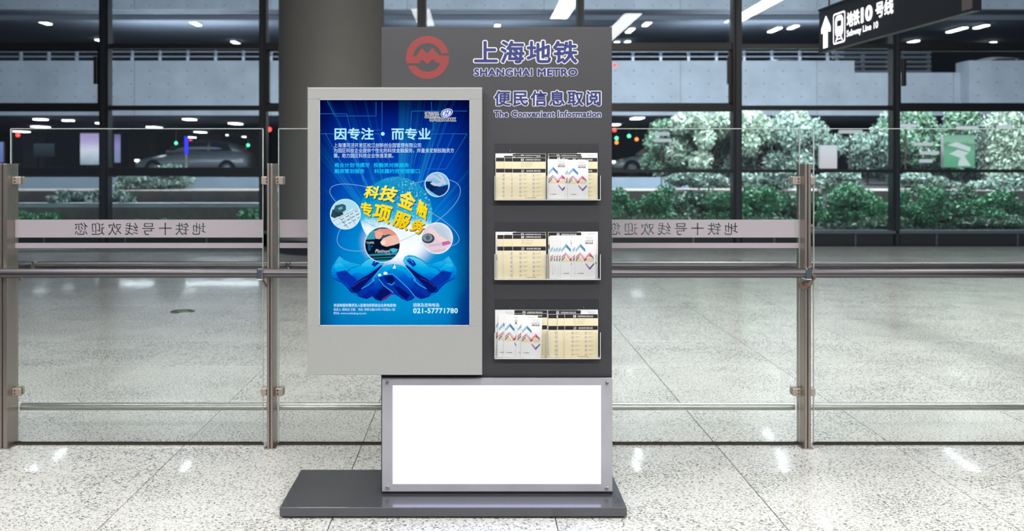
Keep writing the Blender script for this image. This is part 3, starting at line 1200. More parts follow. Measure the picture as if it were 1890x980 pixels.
for (a, wa, _), (b_, wb, _) in zip(POSTS, POSTS[1:] + [(1985, 12, 0)]):
    MB().tube((bx(a + wa / 2 + 2), 5.33, LZ), (bx(b_ - wb / 2 - 2), 5.33, LZ), .0195, 'tube_low', 24).build('lower_rail', bar)


def gxx(u):
    return (u - CU) * GY / F


def gzz(v):
    return EYE - (v - CV) * GY / F


def outline_curves(body):
    c = bpy.data.curves.new('lettering', 'FONT')
    c.body, c.size = body, 1
    c.space_character = 1.36
    c.resolution_u = 3
    o = bpy.data.objects.new('lettering', c)
    COL.objects.link(o)
    bpy.context.view_layer.update()
    dg = bpy.context.evaluated_depsgraph_get()
    cu = o.evaluated_get(dg).to_curve(dg)
    loops = []
    for sp in cu.splines:
        pts = []
        if sp.type == 'BEZIER':
            bp = sp.bezier_points
            n = len(bp)
            for i in range(n):
                a, b = bp[i], bp[(i + 1) % n]
                straight = (a.handle_right - a.co).length < 1e-5 and (b.handle_left - b.co).length < 1e-5
                ts = (0,) if straight else (0, .33, .66)
                for t in ts:
                    k = 1 - t
                    q = a.co * k ** 3 + a.handle_right * 3 * k * k * t + b.handle_left * 3 * k * t * t + b.co * t ** 3
                    pts.append((q.x, q.y))
        else:
            pts = [(q.co[0], q.co[1]) for q in sp.points]
        loops.append(pts)
    bpy.data.objects.remove(o)
    return loops


LOOPS = outline_curves('地铁十号线欢迎您')
lx = [p[0] for l in LOOPS for p in l]
ly = [p[1] for l in LOOPS for p in l]


def film(u0, u1, tx0, tx1, pane):
    """frosted band seen from its back: the words are cut out of it and read mirrored"""
    c = bpy.data.curves.new('frosted_band', 'CURVE')
    c.dimensions = '2D'
    c.fill_mode = 'BOTH'
    rects = [[(u0, 438.5), (u1, 438.5), (u1, 405.5), (u0, 405.5)]]
    loops = list(rects)
    for l in LOOPS:
        loops.append([(tx1 - (px - min(lx)) / (max(lx) - min(lx)) * (tx1 - tx0), 434 - (py - min(ly)) / (max(ly) - min(ly)) * (434 - 411)) for px, py in l])
    for l in loops:
        sp = c.splines.new('POLY')
        sp.points.add(len(l) - 1)
        for q, (a, b) in zip(sp.points, l):
            q.co = (gxx(a), gzz(b), 0, 1)
        sp.use_cyclic_u = True
    o = bpy.data.objects.new('frosted_band', c)
    COL.objects.link(o)
    bpy.context.view_layer.update()
    me = bpy.data.meshes.new_from_object(o)
    bpy.data.objects.remove(o)
    b = MB()
    b.keep = True
    yf = GY + .0065
    b.add([(v.co.x, yf, v.co.y) for v in me.vertices], [tuple(p.vertices) for p in me.polygons], 'film')
    b.box((gxx(u0), yf, gzz(458)), (gxx(u1), yf + .0003, gzz(448.5)), 'film')
    b.build('frosted_band', pane)


PANES = [(-470, -8, None), (20, 486, (137, 379)), (514, 980, (631, 873)), (1006, 1476, (1122, 1362)), (1501, 1972, None)]
for i, (u0, u1, tx) in enumerate(PANES):
    if i == 0:
        u0 = -120
    x0, x1, z0, z1 = gxx(u0), gxx(u1), .012, gzz(237)
    pn = MB().box((x0, GY - .006, z0), (x1, GY + .006, z1), 'pane', {0: 'pane_edge', 1: 'pane_edge', 3: 'pane_edge', 5: 'pane_edge'}).build('glass_pane', bar)
    eb = MB().box((x0, GY - .0064, z1 - .0035), (x1, GY + .0064, z1 + .0004), 'pane_edge')      # ground, lighter rim of the pane
    eb.box((x0 - .0004, GY - .0064, z0), (x0 + .003, GY + .0064, z1), 'pane_edge').box((x1 - .003, GY - .0064, z0), (x1 + .0004, GY + .0064, z1), 'pane_edge')
    eb.build('ground_edge', pn)
    MB().box((x0, GY - .012, 0), (x1, GY + .012, .012), 'steel_dark').build('channel', bar)
    if tx:
        film(u0 + 1.5, u1 - 1, tx[0], tx[1], pn)
# woven strap knotted round the rail at the right-hand post
b = MB()
ux = bx(1497, 5.1)
ring = [(ux + .012 * math.sin(a * 2), 5.11 + .031 * math.cos(a), RZ + .031 * math.sin(a)) for a in [2 * PI * k / 16 for k in range(17)]]
b.path(ring, .008, 'strap', 8)
b.path([(ux, 5.09, RZ - .03), (ux - .012, 5.10, RZ - .062), (ux - .03, 5.13, RZ - .078), (ux - .036, 5.16, RZ - .06)], .012, 'strap', 8)
tag(b.build('strap'), 'brown strap knotted around the handrail at the right-hand post', 'strap')

# ================================================================== HANGING SIGN
P_f = Vector((3.0857, 9.2, 0))
P_n = Vector((3.2166, 6.61, 0))
sd = (P_n - P_f).normalized()
sn = Vector((-sd.y, sd.x, 0))
if sn.x > 0:
    sn = -sn
LEN = (P_n - P_f).length
sign = empty('hanging_sign', (P_f + P_n) / 2 + Vector((0, 0, 2.43)))
tag(sign, 'black hanging direction sign with a white arrow and subway line lettering', 'sign')


def sp_(x, z, off=0.):
    """x along the sign from its far end, off towards the viewer's side"""
    q = P_f + sd * x + sn * off
    return Vector((q.x, q.y, z))


def sbox(x0, x1, z0, z1, o0, o1, m, nm, parent=sign):
    b = MB()
    vs_ = [sp_(x, z, o) for x in (x0, x1) for z in (z0, z1) for o in (o0, o1)]
    b.add(vs_, [(0, 1, 3, 2), (4, 5, 7, 6), (0, 1, 5, 4), (2, 3, 7, 6), (0, 2, 6, 4), (1, 3, 7, 5)], m)
    return b.build(nm, parent)


sbox(0, LEN, 2.43, 2.823, -.05, 0, 'signblack', 'case')
sbox(LEN - .14, LEN - .022, 2.445, 2.815, 0, .006, 'signgrey', 'end_profile')
sbox(0, LEN, 2.43, 2.446, 0, .010, 'signblack', 'bottom_rim')
sbox(0, LEN, 2.807, 2.823, 0, .010, 'signblack', 'top_rim')
b = MB()
for x in (.18, LEN - .4):
    b.tube(sp_(x, 2.82, -.02), sp_(x, 7.4, -.02), .008, 'black', 8)
b.build('hanging_rod', sign)
lp = lambda x, y: sp_(x, y, .003)


def sflat(b, pts, m, off=.003):
    return b.poly([sp_(x, z, off) for x, z in pts], m)


b = MB()
sflat(b, [(.10, 2.462), (.20, 2.462), (.20, 2.60), (.265, 2.595), (.265, 2.64), (.165, 2.745), (.155, 2.745), (.055, 2.64), (.055, 2.595), (.10, 2.60)], 'signlit')
b.build('arrow', sign)
b = MB()


def rr(x0, x1, z0, z1, r, n=5):
    pts = []
    for cx, cz, a in ((x1 - r, z1 - r, 0), (x0 + r, z1 - r, 90), (x0 + r, z0 + r, 180), (x1 - r, z0 + r, 270)):
        for k in range(n + 1):
            t = math.radians(a + 90 * k / n)
            pts.append((cx + r * math.cos(t), cz + r * math.sin(t)))
    return pts


def ringpoly(b, o_, i_, m, off):
    b.poly([sp_(x, z, off) for x, z in o_], m, [[sp_(x, z, off) for x, z in i_]])


ringpoly(b, rr(.32, .575, 2.468, 2.735, .03), rr(.335, .56, 2.483, 2.72, .02), 'signlit', .003)
# train front: rounded body with a window, set over two converging rails
ringpoly(b, rr(.365, .53, 2.53, 2.71, .05), rr(.40, .495, 2.615, 2.665, .012), 'signlit', .003)
sflat(b, [(.365, 2.49), (.39, 2.49), (.425, 2.535), (.405, 2.535)], 'signlit')
sflat(b, [(.53, 2.49), (.505, 2.49), (.47, 2.535), (.49, 2.535)], 'signlit')
sflat(b, [(.39, 2.503), (.505, 2.503), (.498, 2.513), (.397, 2.513)], 'signlit')
b.build('train_symbol', sign)
b = MB()


def sletter(body, x0, x1, z0, z1, off_):
    letter(b, body, (x0, x1, -z1, -z0), 'signlit', lambda x, y: sp_(x, -y, .003), off_)


sletter('地铁', .61, .86, 2.578, 2.706, .03)
sletter('10', .885, 1.10, 2.578, 2.706, .05)
sletter('号线', 1.155, 1.46, 2.578, 2.706, .03)
sletter('Subway Line 10', .605, 1.20, 2.487, 2.558, .02)
b.build('lettering', sign)

# ================================================================== INFORMATION BOARD
BD = 4.355
board = empty('information_board', (.12, 4.42, 0))
tag(board, 'dark grey information board with poster screen, leaflet holders and white lit panel', 'information board')


def X(u, d=BD):
    return (u - CU) * d / F


def Z(v, d=BD):
    return EYE - (v - CV) * d / F


# base
BF, BB = F / 453.4, F / 403.6
x0, x1 = (516 - CU) / 453.4, (1157 - CU) / 453.4
MB().bbox((x0, BF, .008), (x1, BB, .046), 'base', .002, 2).build('base_plate', board)
MB().box((x0 + .012, BF + .014, 0), (x1 - .012, BB - .01, .009), 'dark').build('plinth', board)
# upright panel
pb = MB().bbox((X(703.5), BD, Z(911)), (X(1129.5), BD + .07, Z(50)), 'board', .002, 2)
panel = pb.build('back_panel', board)
# lettering and emblem on the panel
b = MB()


def LG(cx, cy):
    return W(735 + cx / 9.8, 55 + cy / 9.8, BD - .0008)


def arc(c, r, a, bb, n=26):
    return [(c[0] + r * math.cos(math.radians(a + (bb - a) * i / n)), c[1] + r * math.sin(math.radians(a + (bb - a) * i / n))) for i in range(n + 1)]


def ang(x, y):
    return math.degrees(math.atan2(y - 500, x - 530))


C0 = (530, 500)
path = arc(C0, 390, ang(905, 425), ang(155, 612) - 360)
path += [(372, 608), (430, 542), (532, 622), (625, 530), (695, 600), (762, 603)]
path += arc(C0, 257, ang(765, 603), ang(322, 650), 14)[1:]
path += [(178, 648)] + arc(C0, 390, ang(190, 690), ang(918, 470), 22)
path += [(745, 462), (620, 326), (528, 428), (430, 331), (315, 480), (276, 478)]
path += arc(C0, 258, ang(276, 478) + 360 if ang(276, 478) < 0 else ang(276, 478), 360 + ang(780, 430), 16)[1:]
b.poly([LG(a, c) for a, c in path], 'red')
b.build('emblem', board)


def outlined(body, box, name, off, halo, spacing=1., bold=.0):
    bw, bb = MB(), MB()
    bw.keep = bb.keep = True
    letter(bw, body, box, 'white', pxplace(BD - .0008), off, spacing=spacing, grow=halo)
    letter(bb, body, box, 'blue', pxplace(BD - .0022), off, spacing=spacing)
    return bw, bb


for body, box, nm, off, halo, spc in [
        ('上海地铁', (875, 1066, 75, 117), 'chinese_title', .026, .045, 1.12),
        ('SHANGHAI', (875, 983, 126, 140.5), 'english_title', .04, .05, 1.06),
        ('METRO', (992, 1066, 126, 140.5), 'english_title', .04, .05, 1.06),
        ('便民信息取阅', (912, 1109, 167, 195.5), 'chinese_subtitle', .026, .05, 1.18),
        ('The Convenient Information', (911.5, 1109.5, 204, 216.5), 'english_subtitle', .034, .06, 1.04)]:
    bw, bb = outlined(body, box, nm, off, halo, spc)
    o_ = bb.build(nm, board)
    bw.build('white_outline', o_)

# lower cabinet front with the lit panel
LD = 4.335
cab = MB().bbox((X(705, LD), LD, Z(907.5, LD)), (X(1130.5, LD), BD, Z(698, LD)), 'cabinet', .002, 2).build('panel_frame', board)
MB().box((X(706), BD - .006, Z(698)), (X(1129), BD, Z(694.5)), 'dark').build('shadow_gap', board)
MB().box((X(725, LD), LD - .0012, Z(893, LD)), (X(1109, LD), LD + .001, Z(711.5, LD)), 'lit').build('lit_panel', cab)
for u, v in ((715, 706), (1119.5, 706.5), (715, 899), (1119.5, 900)):
    MB().lathe([(.0085, 0), (.0085, .006), (.006, .009)], (X(u, LD), LD, Z(v, LD)), 'screw', 20, 'y').build('screw', cab)
MB().box((X(705), BD - .012, .046), (X(1130), BD + .06, .052), 'dark').build('foot_shadow', board)  # dark strip painted for the shadow below the cabinet front

# poster screen housing
HD = 4.27
hx0, hx1, hz0, hz1 = X(567.5, HD), X(890, HD), Z(692, HD), Z(161.5, HD)
sx0, sx1, sz0, sz1 = X(589, HD), X(868, HD), Z(601.5, HD), Z(183, HD)
b = MB()
b.bbox((hx0, HD, sz1), (hx1, BD, hz1), 'silver', .0015, 1)
b.bbox((hx0, HD, hz0), (hx1, BD, sz0), 'silver', .0015, 1)
b.bbox((hx0, HD, sz0 - .001), (sx0, BD, sz1 + .001), 'silver', .0015, 1)
b.bbox((sx1, HD, sz0 - .001), (hx1, BD, sz1 + .001), 'silver', .0015, 1)
# thicker rear part that carries the overhang left of the panel
b.bbox((hx0 + .004, BD, hz0 + .004), (X(705) - .001, BD + .03, hz1 - .004), 'silver', .002, 1)
hous = b.build('screen_housing', board)
e = .0030
b = MB()
b.box((sx0, HD - .0008, sz1 - e), (sx1, HD + .01, sz1), 'silver_edge').box((sx0, HD - .0008, sz0), (sx1, HD + .01, sz0 + e), 'silver_edge')
b.box((sx0, HD - .0008, sz0), (sx0 + e, HD + .01, sz1), 'silver_edge').box((sx1 - e, HD - .0008, sz0), (sx1, HD + .01, sz1), 'silver_edge')
b.build('screen_rim', hous)
MB().box((hx0, HD - .0006, hz1 - .0035), (hx1, HD + .004, hz1 - .0005), 'silver_edge').build('top_trim', hous)

# ---------------------------------------------------------------- the picture on the screen
SD = HD + .004


def em(name, rgb, k=1.):
    return mat('screen_' + name, rgb, emit=k)


def screen_bg():
    m = mat('screen_blue', (0, 60, 170), emit=1.)
    g = G(m)
    vec, gx_, gy_, gz_ = g.coord('Generated')
    X_ = g.m('MULTIPLY', gx_, 277.)
    Y_ = g.m('MULTIPLY', g.m('SUBTRACT', 1., gz_), 416.)       # pixels down from the top
    base = g.ramp(g.m('DIVIDE', Y_, 416.), [(0, (0, 8, 62)), (.05, (0, 20, 102)), (.16, (0, 44, 150)), (.35, (2, 68, 178)), (.6, (0, 84, 186)), (.78, (2, 108, 186)), (.92, (0, 128, 196)), (1, (0, 118, 190))])
    ddx = g.m('SUBTRACT', X_, 145.)
    ddy = g.m('SUBTRACT', Y_, 285.)
    an = g.m('ARCTAN2', ddx, g.m('MULTIPLY', ddy, -1.))
    rays = g.step(g.noise(an, 5.5, 5, .75, '1D'), .48, .70)
    r = g.m('SQRT', g.m('ADD', g.m('POWER', ddx, 2.), g.m('POWER', ddy, 2.)))
    up = g.m('SUBTRACT', 1., g.step(g.m('ABSOLUTE', an), .35, 1.0))
    fade = g.m('SUBTRACT', 1., g.step(r, 90., 300.))
    fade = g.m('ADD', fade, .12)
    c = g.mix(g.m('MULTIPLY', g.m('MULTIPLY', rays, up), g.m('MULTIPLY', fade, .75), clamp=True), base, (40, 180, 235))
    glow = g.m('SUBTRACT', 1., g.step(r, 20., 170.))
    c = g.mix(g.m('MULTIPLY', glow, .75), c, (0, 168, 230))
    # white burst in the middle, between the two hands
    ex = g.m('DIVIDE', g.m('SUBTRACT', X_, 146.), 62.)
    ey = g.m('DIVIDE', g.m('SUBTRACT', Y_, 262.), 46.)
    rr_ = g.m('SQRT', g.m('ADD', g.m('POWER', ex, 2.), g.m('POWER', ey, 2.)))
    c = g.mix(g.m('SUBTRACT', 1., g.step(rr_, .55, 1.25)), c, (250, 254, 255))
    side = g.m('MINIMUM', g.m('MINIMUM', X_, g.m('SUBTRACT', 277., X_)), g.m('ADD', Y_, 10.))
    c = g.mix(g.m('MULTIPLY', g.m('SUBTRACT', 1., g.step(side, -14., 46.)), .8), c, (0, 4, 50))
    # dark smoke lower right
    cx_ = g.m('SUBTRACT', g.m('ADD', g.m('MULTIPLY', X_, .9), g.m('MULTIPLY', Y_, .25)), g.m('MULTIPLY', g.noise(vec, 5., 4), 40.))
    smoke = g.m('MULTIPLY', g.step(cx_, 288., 322.), g.step(Y_, 285., 330.))
    c = g.mix(g.m('MULTIPLY', smoke, .8), c, (4, 44, 130))
    g.t.links.new(c, g.b.inputs['Emission Color'])
    return m


screen = MB().box((X(590, SD), SD, Z(600.3, SD)), (X(867, SD), SD + .004, Z(184.3, SD)), screen_bg()).build('display_screen', board)


def sc(k):
    return SD - .00025 * k


E_line = em('line', (40, 130, 225), .8)
b = MB()
for q in ([(590, 210), (640, 210), (676, 354), (706, 354)], [(592, 247), (700, 247), (720, 300)], [(764, 300), (780, 247), (862, 247), (823, 312), (786, 312), (800, 262)],
          [(604, 186), (618, 214), (694, 214), (694, 188)], [(705, 188), (705, 240), (690, 240)], [(796, 188), (800, 240), (760, 240)], [(862, 205), (760, 205), (752, 300)],
          [(662, 312), (676, 349), (716, 349)], [(752, 349), (790, 349), (800, 320)], [(600, 245), (632, 305)], [(838, 245), (806, 318)]):
    line2d(b, q, .8, E_line, sc(1))
b.build('line_pattern', screen)


def globe_mat():
    m = mat('screen_globe', (0, 150, 190), emit=1.)
    g = G(m)
    vec, a, q, c_ = g.coord('Generated')
    n = g.noise(vec, 7., 5, .7)
    t = g.m('ADD', c_, g.m('MULTIPLY', g.m('SUBTRACT', n, .5), .35))
    c = g.ramp(t, [(0, (255, 255, 255)), (.30, (235, 250, 255)), (.42, (60, 190, 225)), (.7, (0, 140, 196)), (1, (20, 150, 205))])
    sp = g.m('MULTIPLY', g.step(g.noise(vec, 40., 2), .56, .7), g.step(g.m('ADD', a, g.m('MULTIPLY', n, .6)), .6, 1.0))
    c = g.mix(g.m('MULTIPLY', sp, .8), c, (225, 250, 255))
    g.t.links.new(c, g.b.inputs['Emission Color'])
    return m


b = MB()
flat(b, circ(731, 394, 67, 64, 68), globe_mat(), sc(2))
b.build('globe_picture', screen)
# orbit lines
b = MB()
El = em('orbit', (150, 190, 240), .9)


def ell(cx, cy, a, bb, rot, t0, t1, n=48):
    pts = []
    for i in range(n + 1):
        t = math.radians(t0 + (t1 - t0) * i / n)
        x, y = a * math.cos(t), bb * math.sin(t)
        r = math.radians(rot)
        pts.append((cx + x * math.cos(r) - y * math.sin(r), cy + x * math.sin(r) + y * math.cos(r)))
    return pts


line2d(b, ell(736, 397, 124, 45, -25, -70, 250), .9, El, sc(2.5))
line2d(b, ell(728, 397, 128, 34, 22, 100, 420), .9, El, sc(2.5))
b.build('orbit_lines', screen)

# cupped blue hands
HG = {}


def hand_mat(name, stops):
    m = mat('screen_' + name, (0, 60, 180), emit=1.)
    g = G(m)
    vec, a, q, c_ = g.coord('Generated')
    n = g.noise(vec, 9., 3, .6)
    g.t.links.new(g.ramp(g.m('ADD', c_, g.m('MULTIPLY', g.m('SUBTRACT', n, .5), .28)), stops), g.b.inputs['Emission Color'])
    return m


HB = hand_mat('hand_body', [(0, (10, 26, 124)), (.25, (4, 44, 165)), (.5, (0, 98, 205)), (.75, (0, 156, 228)), (1, (60, 195, 240))])
HC = hand_mat('hand_light', [(0, (0, 132, 222)), (.5, (0, 172, 234)), (1, (90, 215, 248))])
HDk = em('hand_shade', (4, 20, 104))
HM = em('hand_mid', (6, 52, 166))
HL = em('hand_glint', (90, 205, 245))
HP = em('hand_violet', (90, 42, 140))
HW = em('hand_white', (225, 245, 255))


def mir(pts):
    return [(1780 - x, y) for x, y in pts]


def K(pts):
    return [(600 + x / 7, 470 + y / 7) for x, y in pts]


bodyL = [(80, 200), (95, 150), (150, 70), (185, 20), (250, 70), (330, 100), (450, 130), (520, 70), (620, 15), (700, 0), (750, 25), (775, 75), (745, 130),
         (700, 190), (800, 135), (890, 120), (890, 510), (850, 520), (790, 575), (720, 602), (650, 580), (610, 540), (540, 575), (450, 550), (400, 500),
         (335, 485), (290, 430), (220, 370), (110, 315), (85, 260)]
for side in (0, 1):
    T = mir if side else (lambda p: p)
    b = MB()
    flat(b, K(T(bodyL)), HB, sc(3))
    b.build('hand_picture', screen)
    b = MB()
    flat(b, K(T([(130, 120), (200, 110), (300, 180), (240, 250), (130, 190)])), HC, sc(3.5))
    flat(b, K(T([(250, 250), (350, 170), (460, 130), (540, 70), (640, 25), (720, 30), (765, 70), (730, 130), (600, 200), (520, 250), (400, 230), (330, 270)])), HC, sc(3.5))
    flat(b, K(T([(640, 300), (700, 210), (800, 140), (870, 130), (870, 180), (760, 220), (690, 300)])), HC, sc(3.5))
    b.build('hand_highlight', screen)
    b = MB()
    flat(b, K(T([(600, 130), (630, 80), (690, 45), (740, 60), (700, 110), (640, 160)])), HM, sc(4))
    flat(b, K(T([(330, 430), (420, 340), (600, 230), (720, 140), (745, 140), (640, 260), (500, 400), (440, 480), (380, 490)])), HDk, sc(4))
    flat(b, K(T([(440, 500), (620, 360), (640, 380), (520, 500), (470, 540)])), HM, sc(4.2))
    flat(b, K(T([(620, 530), (760, 400), (850, 460), (840, 510), (760, 570), (700, 590)])), HDk, sc(4))
    flat(b, K(T([(260, 200), (420, 330), (350, 420), (180, 320), (140, 230)])), HM, sc(4))
    flat(b, K(T([(750, 560), (850, 500), (890, 490), (890, 515), (850, 522), (790, 575), (720, 600)])), HP, sc(4.4))
    flat(b, K(T([(560, 560), (610, 535), (600, 550), (540, 577)])), HP, sc(4.4))
    line2d(b, K(T([(250, 260), (340, 175), (460, 140), (470, 120), (560, 50), (640, 20), (720, 25)])), .8, HDk, sc(4.6))
    line2d(b, K(T([(640, 320), (560, 390), (470, 440)])), .9, HL, sc(4.6))
    line2d(b, K(T([(745, 145), (660, 250), (610, 330)])), .9, HL, sc(4.6))
    line2d(b, K(T([(95, 300), (240, 370), (330, 480), (440, 545)])), .8, HDk, sc(4.6))
    line2d(b, K(T([(360, 415), (440, 350), (550, 300)])), .5, em('hand_rose%d' % side, (130, 70, 130)), sc(4.7))
    line2d(b, K(T([(620, 545), (700, 470), (760, 410)])), .8, HL if side else HM, sc(4.6))
    line2d(b, K(T([(640, 110), (670, 70), (720, 62), (735, 80)])), .9, HL, sc(4.7))
    b.build('hand_detail', screen)
b = MB()   # middle fingers crossing
flat(b, K([(680, 300), (760, 260), (870, 250), (960, 330), (1060, 430), (1160, 540), (1060, 602), (980, 560), (880, 500), (800, 440), (720, 370)]), HM, sc(5))
flat(b, K([(760, 290), (860, 270), (900, 320), (880, 380), (820, 370), (780, 330)]), HDk, sc(5.2))
flat(b, K([(880, 400), (960, 420), (1100, 520), (1050, 580), (960, 510)]), HDk, sc(5.2))
line2d(b, K([(690, 290), (760, 260), (870, 250), (960, 330), (1080, 440), (1160, 540)]), .9, HL, sc(5.4))
line2d(b, K([(690, 310), (760, 400), (880, 490)]), .9, HL, sc(5.4))
line2d(b, K([(810, 370), (860, 392), (900, 355)]), 1.3, em('glint_cyan', (40, 185, 235)), sc(5.5))
flat(b, K([(x, y) for x, y in circ(705, 262, 22, 14, 16)]), HW, sc(5.5))
flat(b, K([(x, y) for x, y in circ(780, 240, 28, 14, 20)]), HW, sc(5.5))
flat(b, K([(870, 180), (900, 120), (915, 180)]), HW, sc(5.5))
b.build('finger_picture', screen)


def clipc(pts, cx, cy, r):
    """clip a polygon to a circle (Sutherland-Hodgman against a 28-gon)"""
    cl = circ(cx, cy, r, 28)
    out = list(pts)
    for i in range(len(cl)):
        a, c2 = cl[i], cl[(i + 1) % len(cl)]

        def side_(p):
            return (c2[0] - a[0]) * (p[1] - a[1]) - (c2[1] - a[1]) * (p[0] - a[0])
        inp, out = out, []
        for j in range(len(inp)):
            p, q = inp[j], inp[(j + 1) % len(inp)]
            sp1, sq = side_(p), side_(q)
            if sp1 >= 0:
                out.append(p)
            if sp1 * sq < 0:
                t = sp1 / (sp1 - sq)
                out.append((p[0] + (q[0] - p[0]) * t, p[1] + (q[1] - p[1]) * t))
        if len(out) < 3:
            return []
    return out


def Q(x, y):
    return (590 + x / 5.443, 300 + y / 5.443)


def bubble(name, cx, cy, r, bg, shapes, k0=6):
    b = MB()
    flat(b, circ(cx, cy, r + 1.0, 48), em(name + '_ring', (235, 248, 255)), sc(k0))
    flat(b, circ(cx, cy, r - .2, 48), bg, sc(k0 + .4))
    for k, (pts, m_) in enumerate(shapes):
        q = clipc([Q(*p) for p in pts], cx, cy, r - .2)
        if q:
            flat(b, q, m_, sc(k0 + .8 + .25 * k))
    return b.build(name, screen)


e_ = {}


def ec(rgb):
    if rgb not in e_:
        e_[rgb] = em('c%d_%d_%d' % rgb, rgb)
    return e_[rgb]


def seg(x0, y0, x1, y1, wd):
    L = math.hypot(x1 - x0, y1 - y0)
    nx, ny = -(y1 - y0) / L * wd / 2, (x1 - x0) / L * wd / 2
    return [(x0 + nx, y0 + ny), (x1 + nx, y1 + ny), (x1 - nx, y1 - ny), (x0 - nx, y0 - ny)]


tbl = [([(200, 560), (330, 460), (400, 600), (280, 680), (140, 600)], ec((232, 246, 250)))]
tbl += [([(120, 560), (270, 500), (400, 440), (420, 470), (420, 700), (120, 700)], ec((205, 232, 244)))]
tbl += [(seg(130, 590, 410, 445, 3), ec((40, 70, 100))), (seg(150, 640, 410, 500, 2.5), ec((90, 120, 150))), (seg(200, 555, 300, 670, 4), ec((30, 60, 90))), (seg(280, 510, 370, 640, 3), ec((40, 70, 100)))]
for k in range(4):
    for j in range(3):
        tbl.append((seg(215 + k * 46 + j * 14, 575 - k * 26 + j * 32, 245 + k * 46 + j * 14, 560 - k * 26 + j * 32, 7), ec((70, 110, 140))))
tbl += [([(110, 540), (130, 470), (180, 480), (190, 540), (150, 560)], ec((40, 70, 86))), ([(140, 480), (160, 430), (230, 415), (262, 430), (265, 475), (230, 500), (180, 500)], ec((52, 92, 108))),
        ([(180, 460), (220, 440), (235, 460), (200, 478)], ec((120, 170, 180))), ([(150, 500), (230, 500), (240, 520), (190, 545), (160, 530)], ec((34, 62, 78)))]
bubble('table_bubble', 637.5, 395.3, 27.2, ec((170, 222, 240)), tbl)
em2 = [([(1060, 190), (1130, 190), (1190, 240), (1290, 260), (1290, 300), (1220, 345), (1140, 310), (1070, 250)], ec((6, 36, 92))),
       ([(1180, 250), (1290, 220), (1290, 320), (1215, 345), (1130, 290)], ec((10, 50, 112))),
       ([(1050, 250), (1150, 310), (1200, 350), (1080, 340)], ec((120, 200, 225)))]
arc1 = [(1175 + 75 * math.cos(math.radians(a)), 175 + 62 * math.sin(math.radians(a))) for a in range(-75, 151, 15)]
arc2 = [(1178 + 48 * math.cos(math.radians(a)), 172 + 40 * math.sin(math.radians(a))) for a in range(150, -76, -15)]
em2 += [(arc1[i:i + 2] + [arc2[len(arc2) - 2 - i], arc2[len(arc2) - 1 - i]][::1], ec((205, 200, 232))) for i in range(len(arc1) - 1)]
em2 += [(seg(1130, 125, 1265, 212, 20), ec((205, 200, 232))), ([(1070, 150), (1130, 105), (1140, 128), (1160, 150), (1085, 172)], ec((190, 190, 228))), (seg(1235, 205, 1262, 190, 16), ec((205, 200, 232)))]
bubble('emblem_bubble', 806.8, 340.6, 22, ec((128, 196, 226)), em2)
cardm = [([(440, 770), (830, 770), (830, 930), (440, 930)], ec((8, 20, 44))),
         ([(450, 700), (555, 680), (555, 770), (450, 775)], ec((60, 160, 180))), ([(440, 925), (830, 900), (830, 1010), (440, 1010)], ec((40, 140, 165))),
         ([(480, 940), (780, 925), (760, 945), (490, 960)], ec((10, 40, 60))), ([(500, 965), (740, 955), (720, 975), (520, 982)], ec((10, 50, 70))),
         ([(550, 690), (600, 665), (700, 665), (765, 690), (810, 730), (760, 740), (690, 720), (640, 735), (600, 770), (560, 760)], ec((224, 150, 130))),
         ([(605, 700), (650, 735), (620, 745), (600, 740)], ec((120, 50, 50))), ([(560, 690), (620, 690), (640, 720), (600, 770), (562, 762)], ec((236, 172, 152))),
         ([(640, 760), (700, 735), (770, 730), (830, 745), (830, 800), (740, 830), (670, 845), (625, 830), (608, 800)], ec((240, 190, 172))),
         ([(612, 800), (640, 775), (668, 785), (660, 820), (630, 830)], ec((250, 218, 206))),
         ([(700, 870), (740, 860), (790, 870), (770, 900), (730, 905)], ec((70, 180, 205))), ([(485, 830), (505, 815), (515, 880), (490, 890)], ec((0, 90, 140)))]
for k in range(16):
    xx, yy = 470 + (k * 53) % 320, 800 + (k * 37) % 110
    cardm.append(([(xx, yy), (xx + 4, yy), (xx + 4, yy + 4), (xx, yy + 4)], ec((200, 220, 235))))
cb = bubble('card_bubble', 705.8, 451.5, 32.2, ec((24, 84, 104)), cardm)
b = MB()
letter(b, 'TAIPEI', (676, 690, 446, 450), ec((215, 228, 235)), pxplace(sc(13)), .0)
letter(b, 'Platinum', (692, 720, 460, 466.5), ec((225, 235, 240)), pxplace(sc(13)), .0, shear=.35)
letter(b, '卡号', (711, 721, 468, 471), ec((160, 185, 200)), pxplace(sc(13)))
b.build('card_lettering', screen)
notem = [([(1020, 640), (1200, 610), (1340, 800), (1200, 930), (1030, 830)], ec((228, 206, 222))), ([(1110, 640), (1210, 610), (1300, 680), (1330, 790), (1230, 740)], ec((196, 214, 228))),
         ([(1060, 680), (1120, 660), (1290, 790), (1220, 800)], ec((238, 214, 216))), ([(1225, 800), (1300, 785), (1320, 815), (1235, 838)], ec((196, 110, 160))),
         (circ(1090, 762, 64, 26, 50), ec((52, 66, 84))), (circ(1084, 755, 50, 22, 38), ec((128, 148, 160))), ([(1060, 745), (1085, 725), (1115, 745), (1100, 780), (1075, 782)], ec((84, 100, 116)))]
for k in range(6):
    notem.append((circ(1105 + k * 22, 835 - k * 3, 9, 12, 11), ec((170, 150, 180))))
    notem.append((circ(1105 + k * 22, 835 - k * 3, 5, 10, 7), ec((232, 212, 226))))
for k in range(6):
    notem.append((circ(1120 + k * 26, 896 - k * 4, 10, 12, 11), ec((170, 150, 180))))
    notem.append((circ(1120 + k * 26, 896 - k * 4, 5.5, 10, 7), ec((236, 222, 232))))
for k in range(5):
    notem.append((seg(1150 + k * 22, 640 + k * 6, 1210 + k * 20, 740 + k * 9, 3), ec((150, 172, 190))))
bubble('money_bubble', 806.8, 439.6, 28.2, ec((234, 224, 236)), notem)

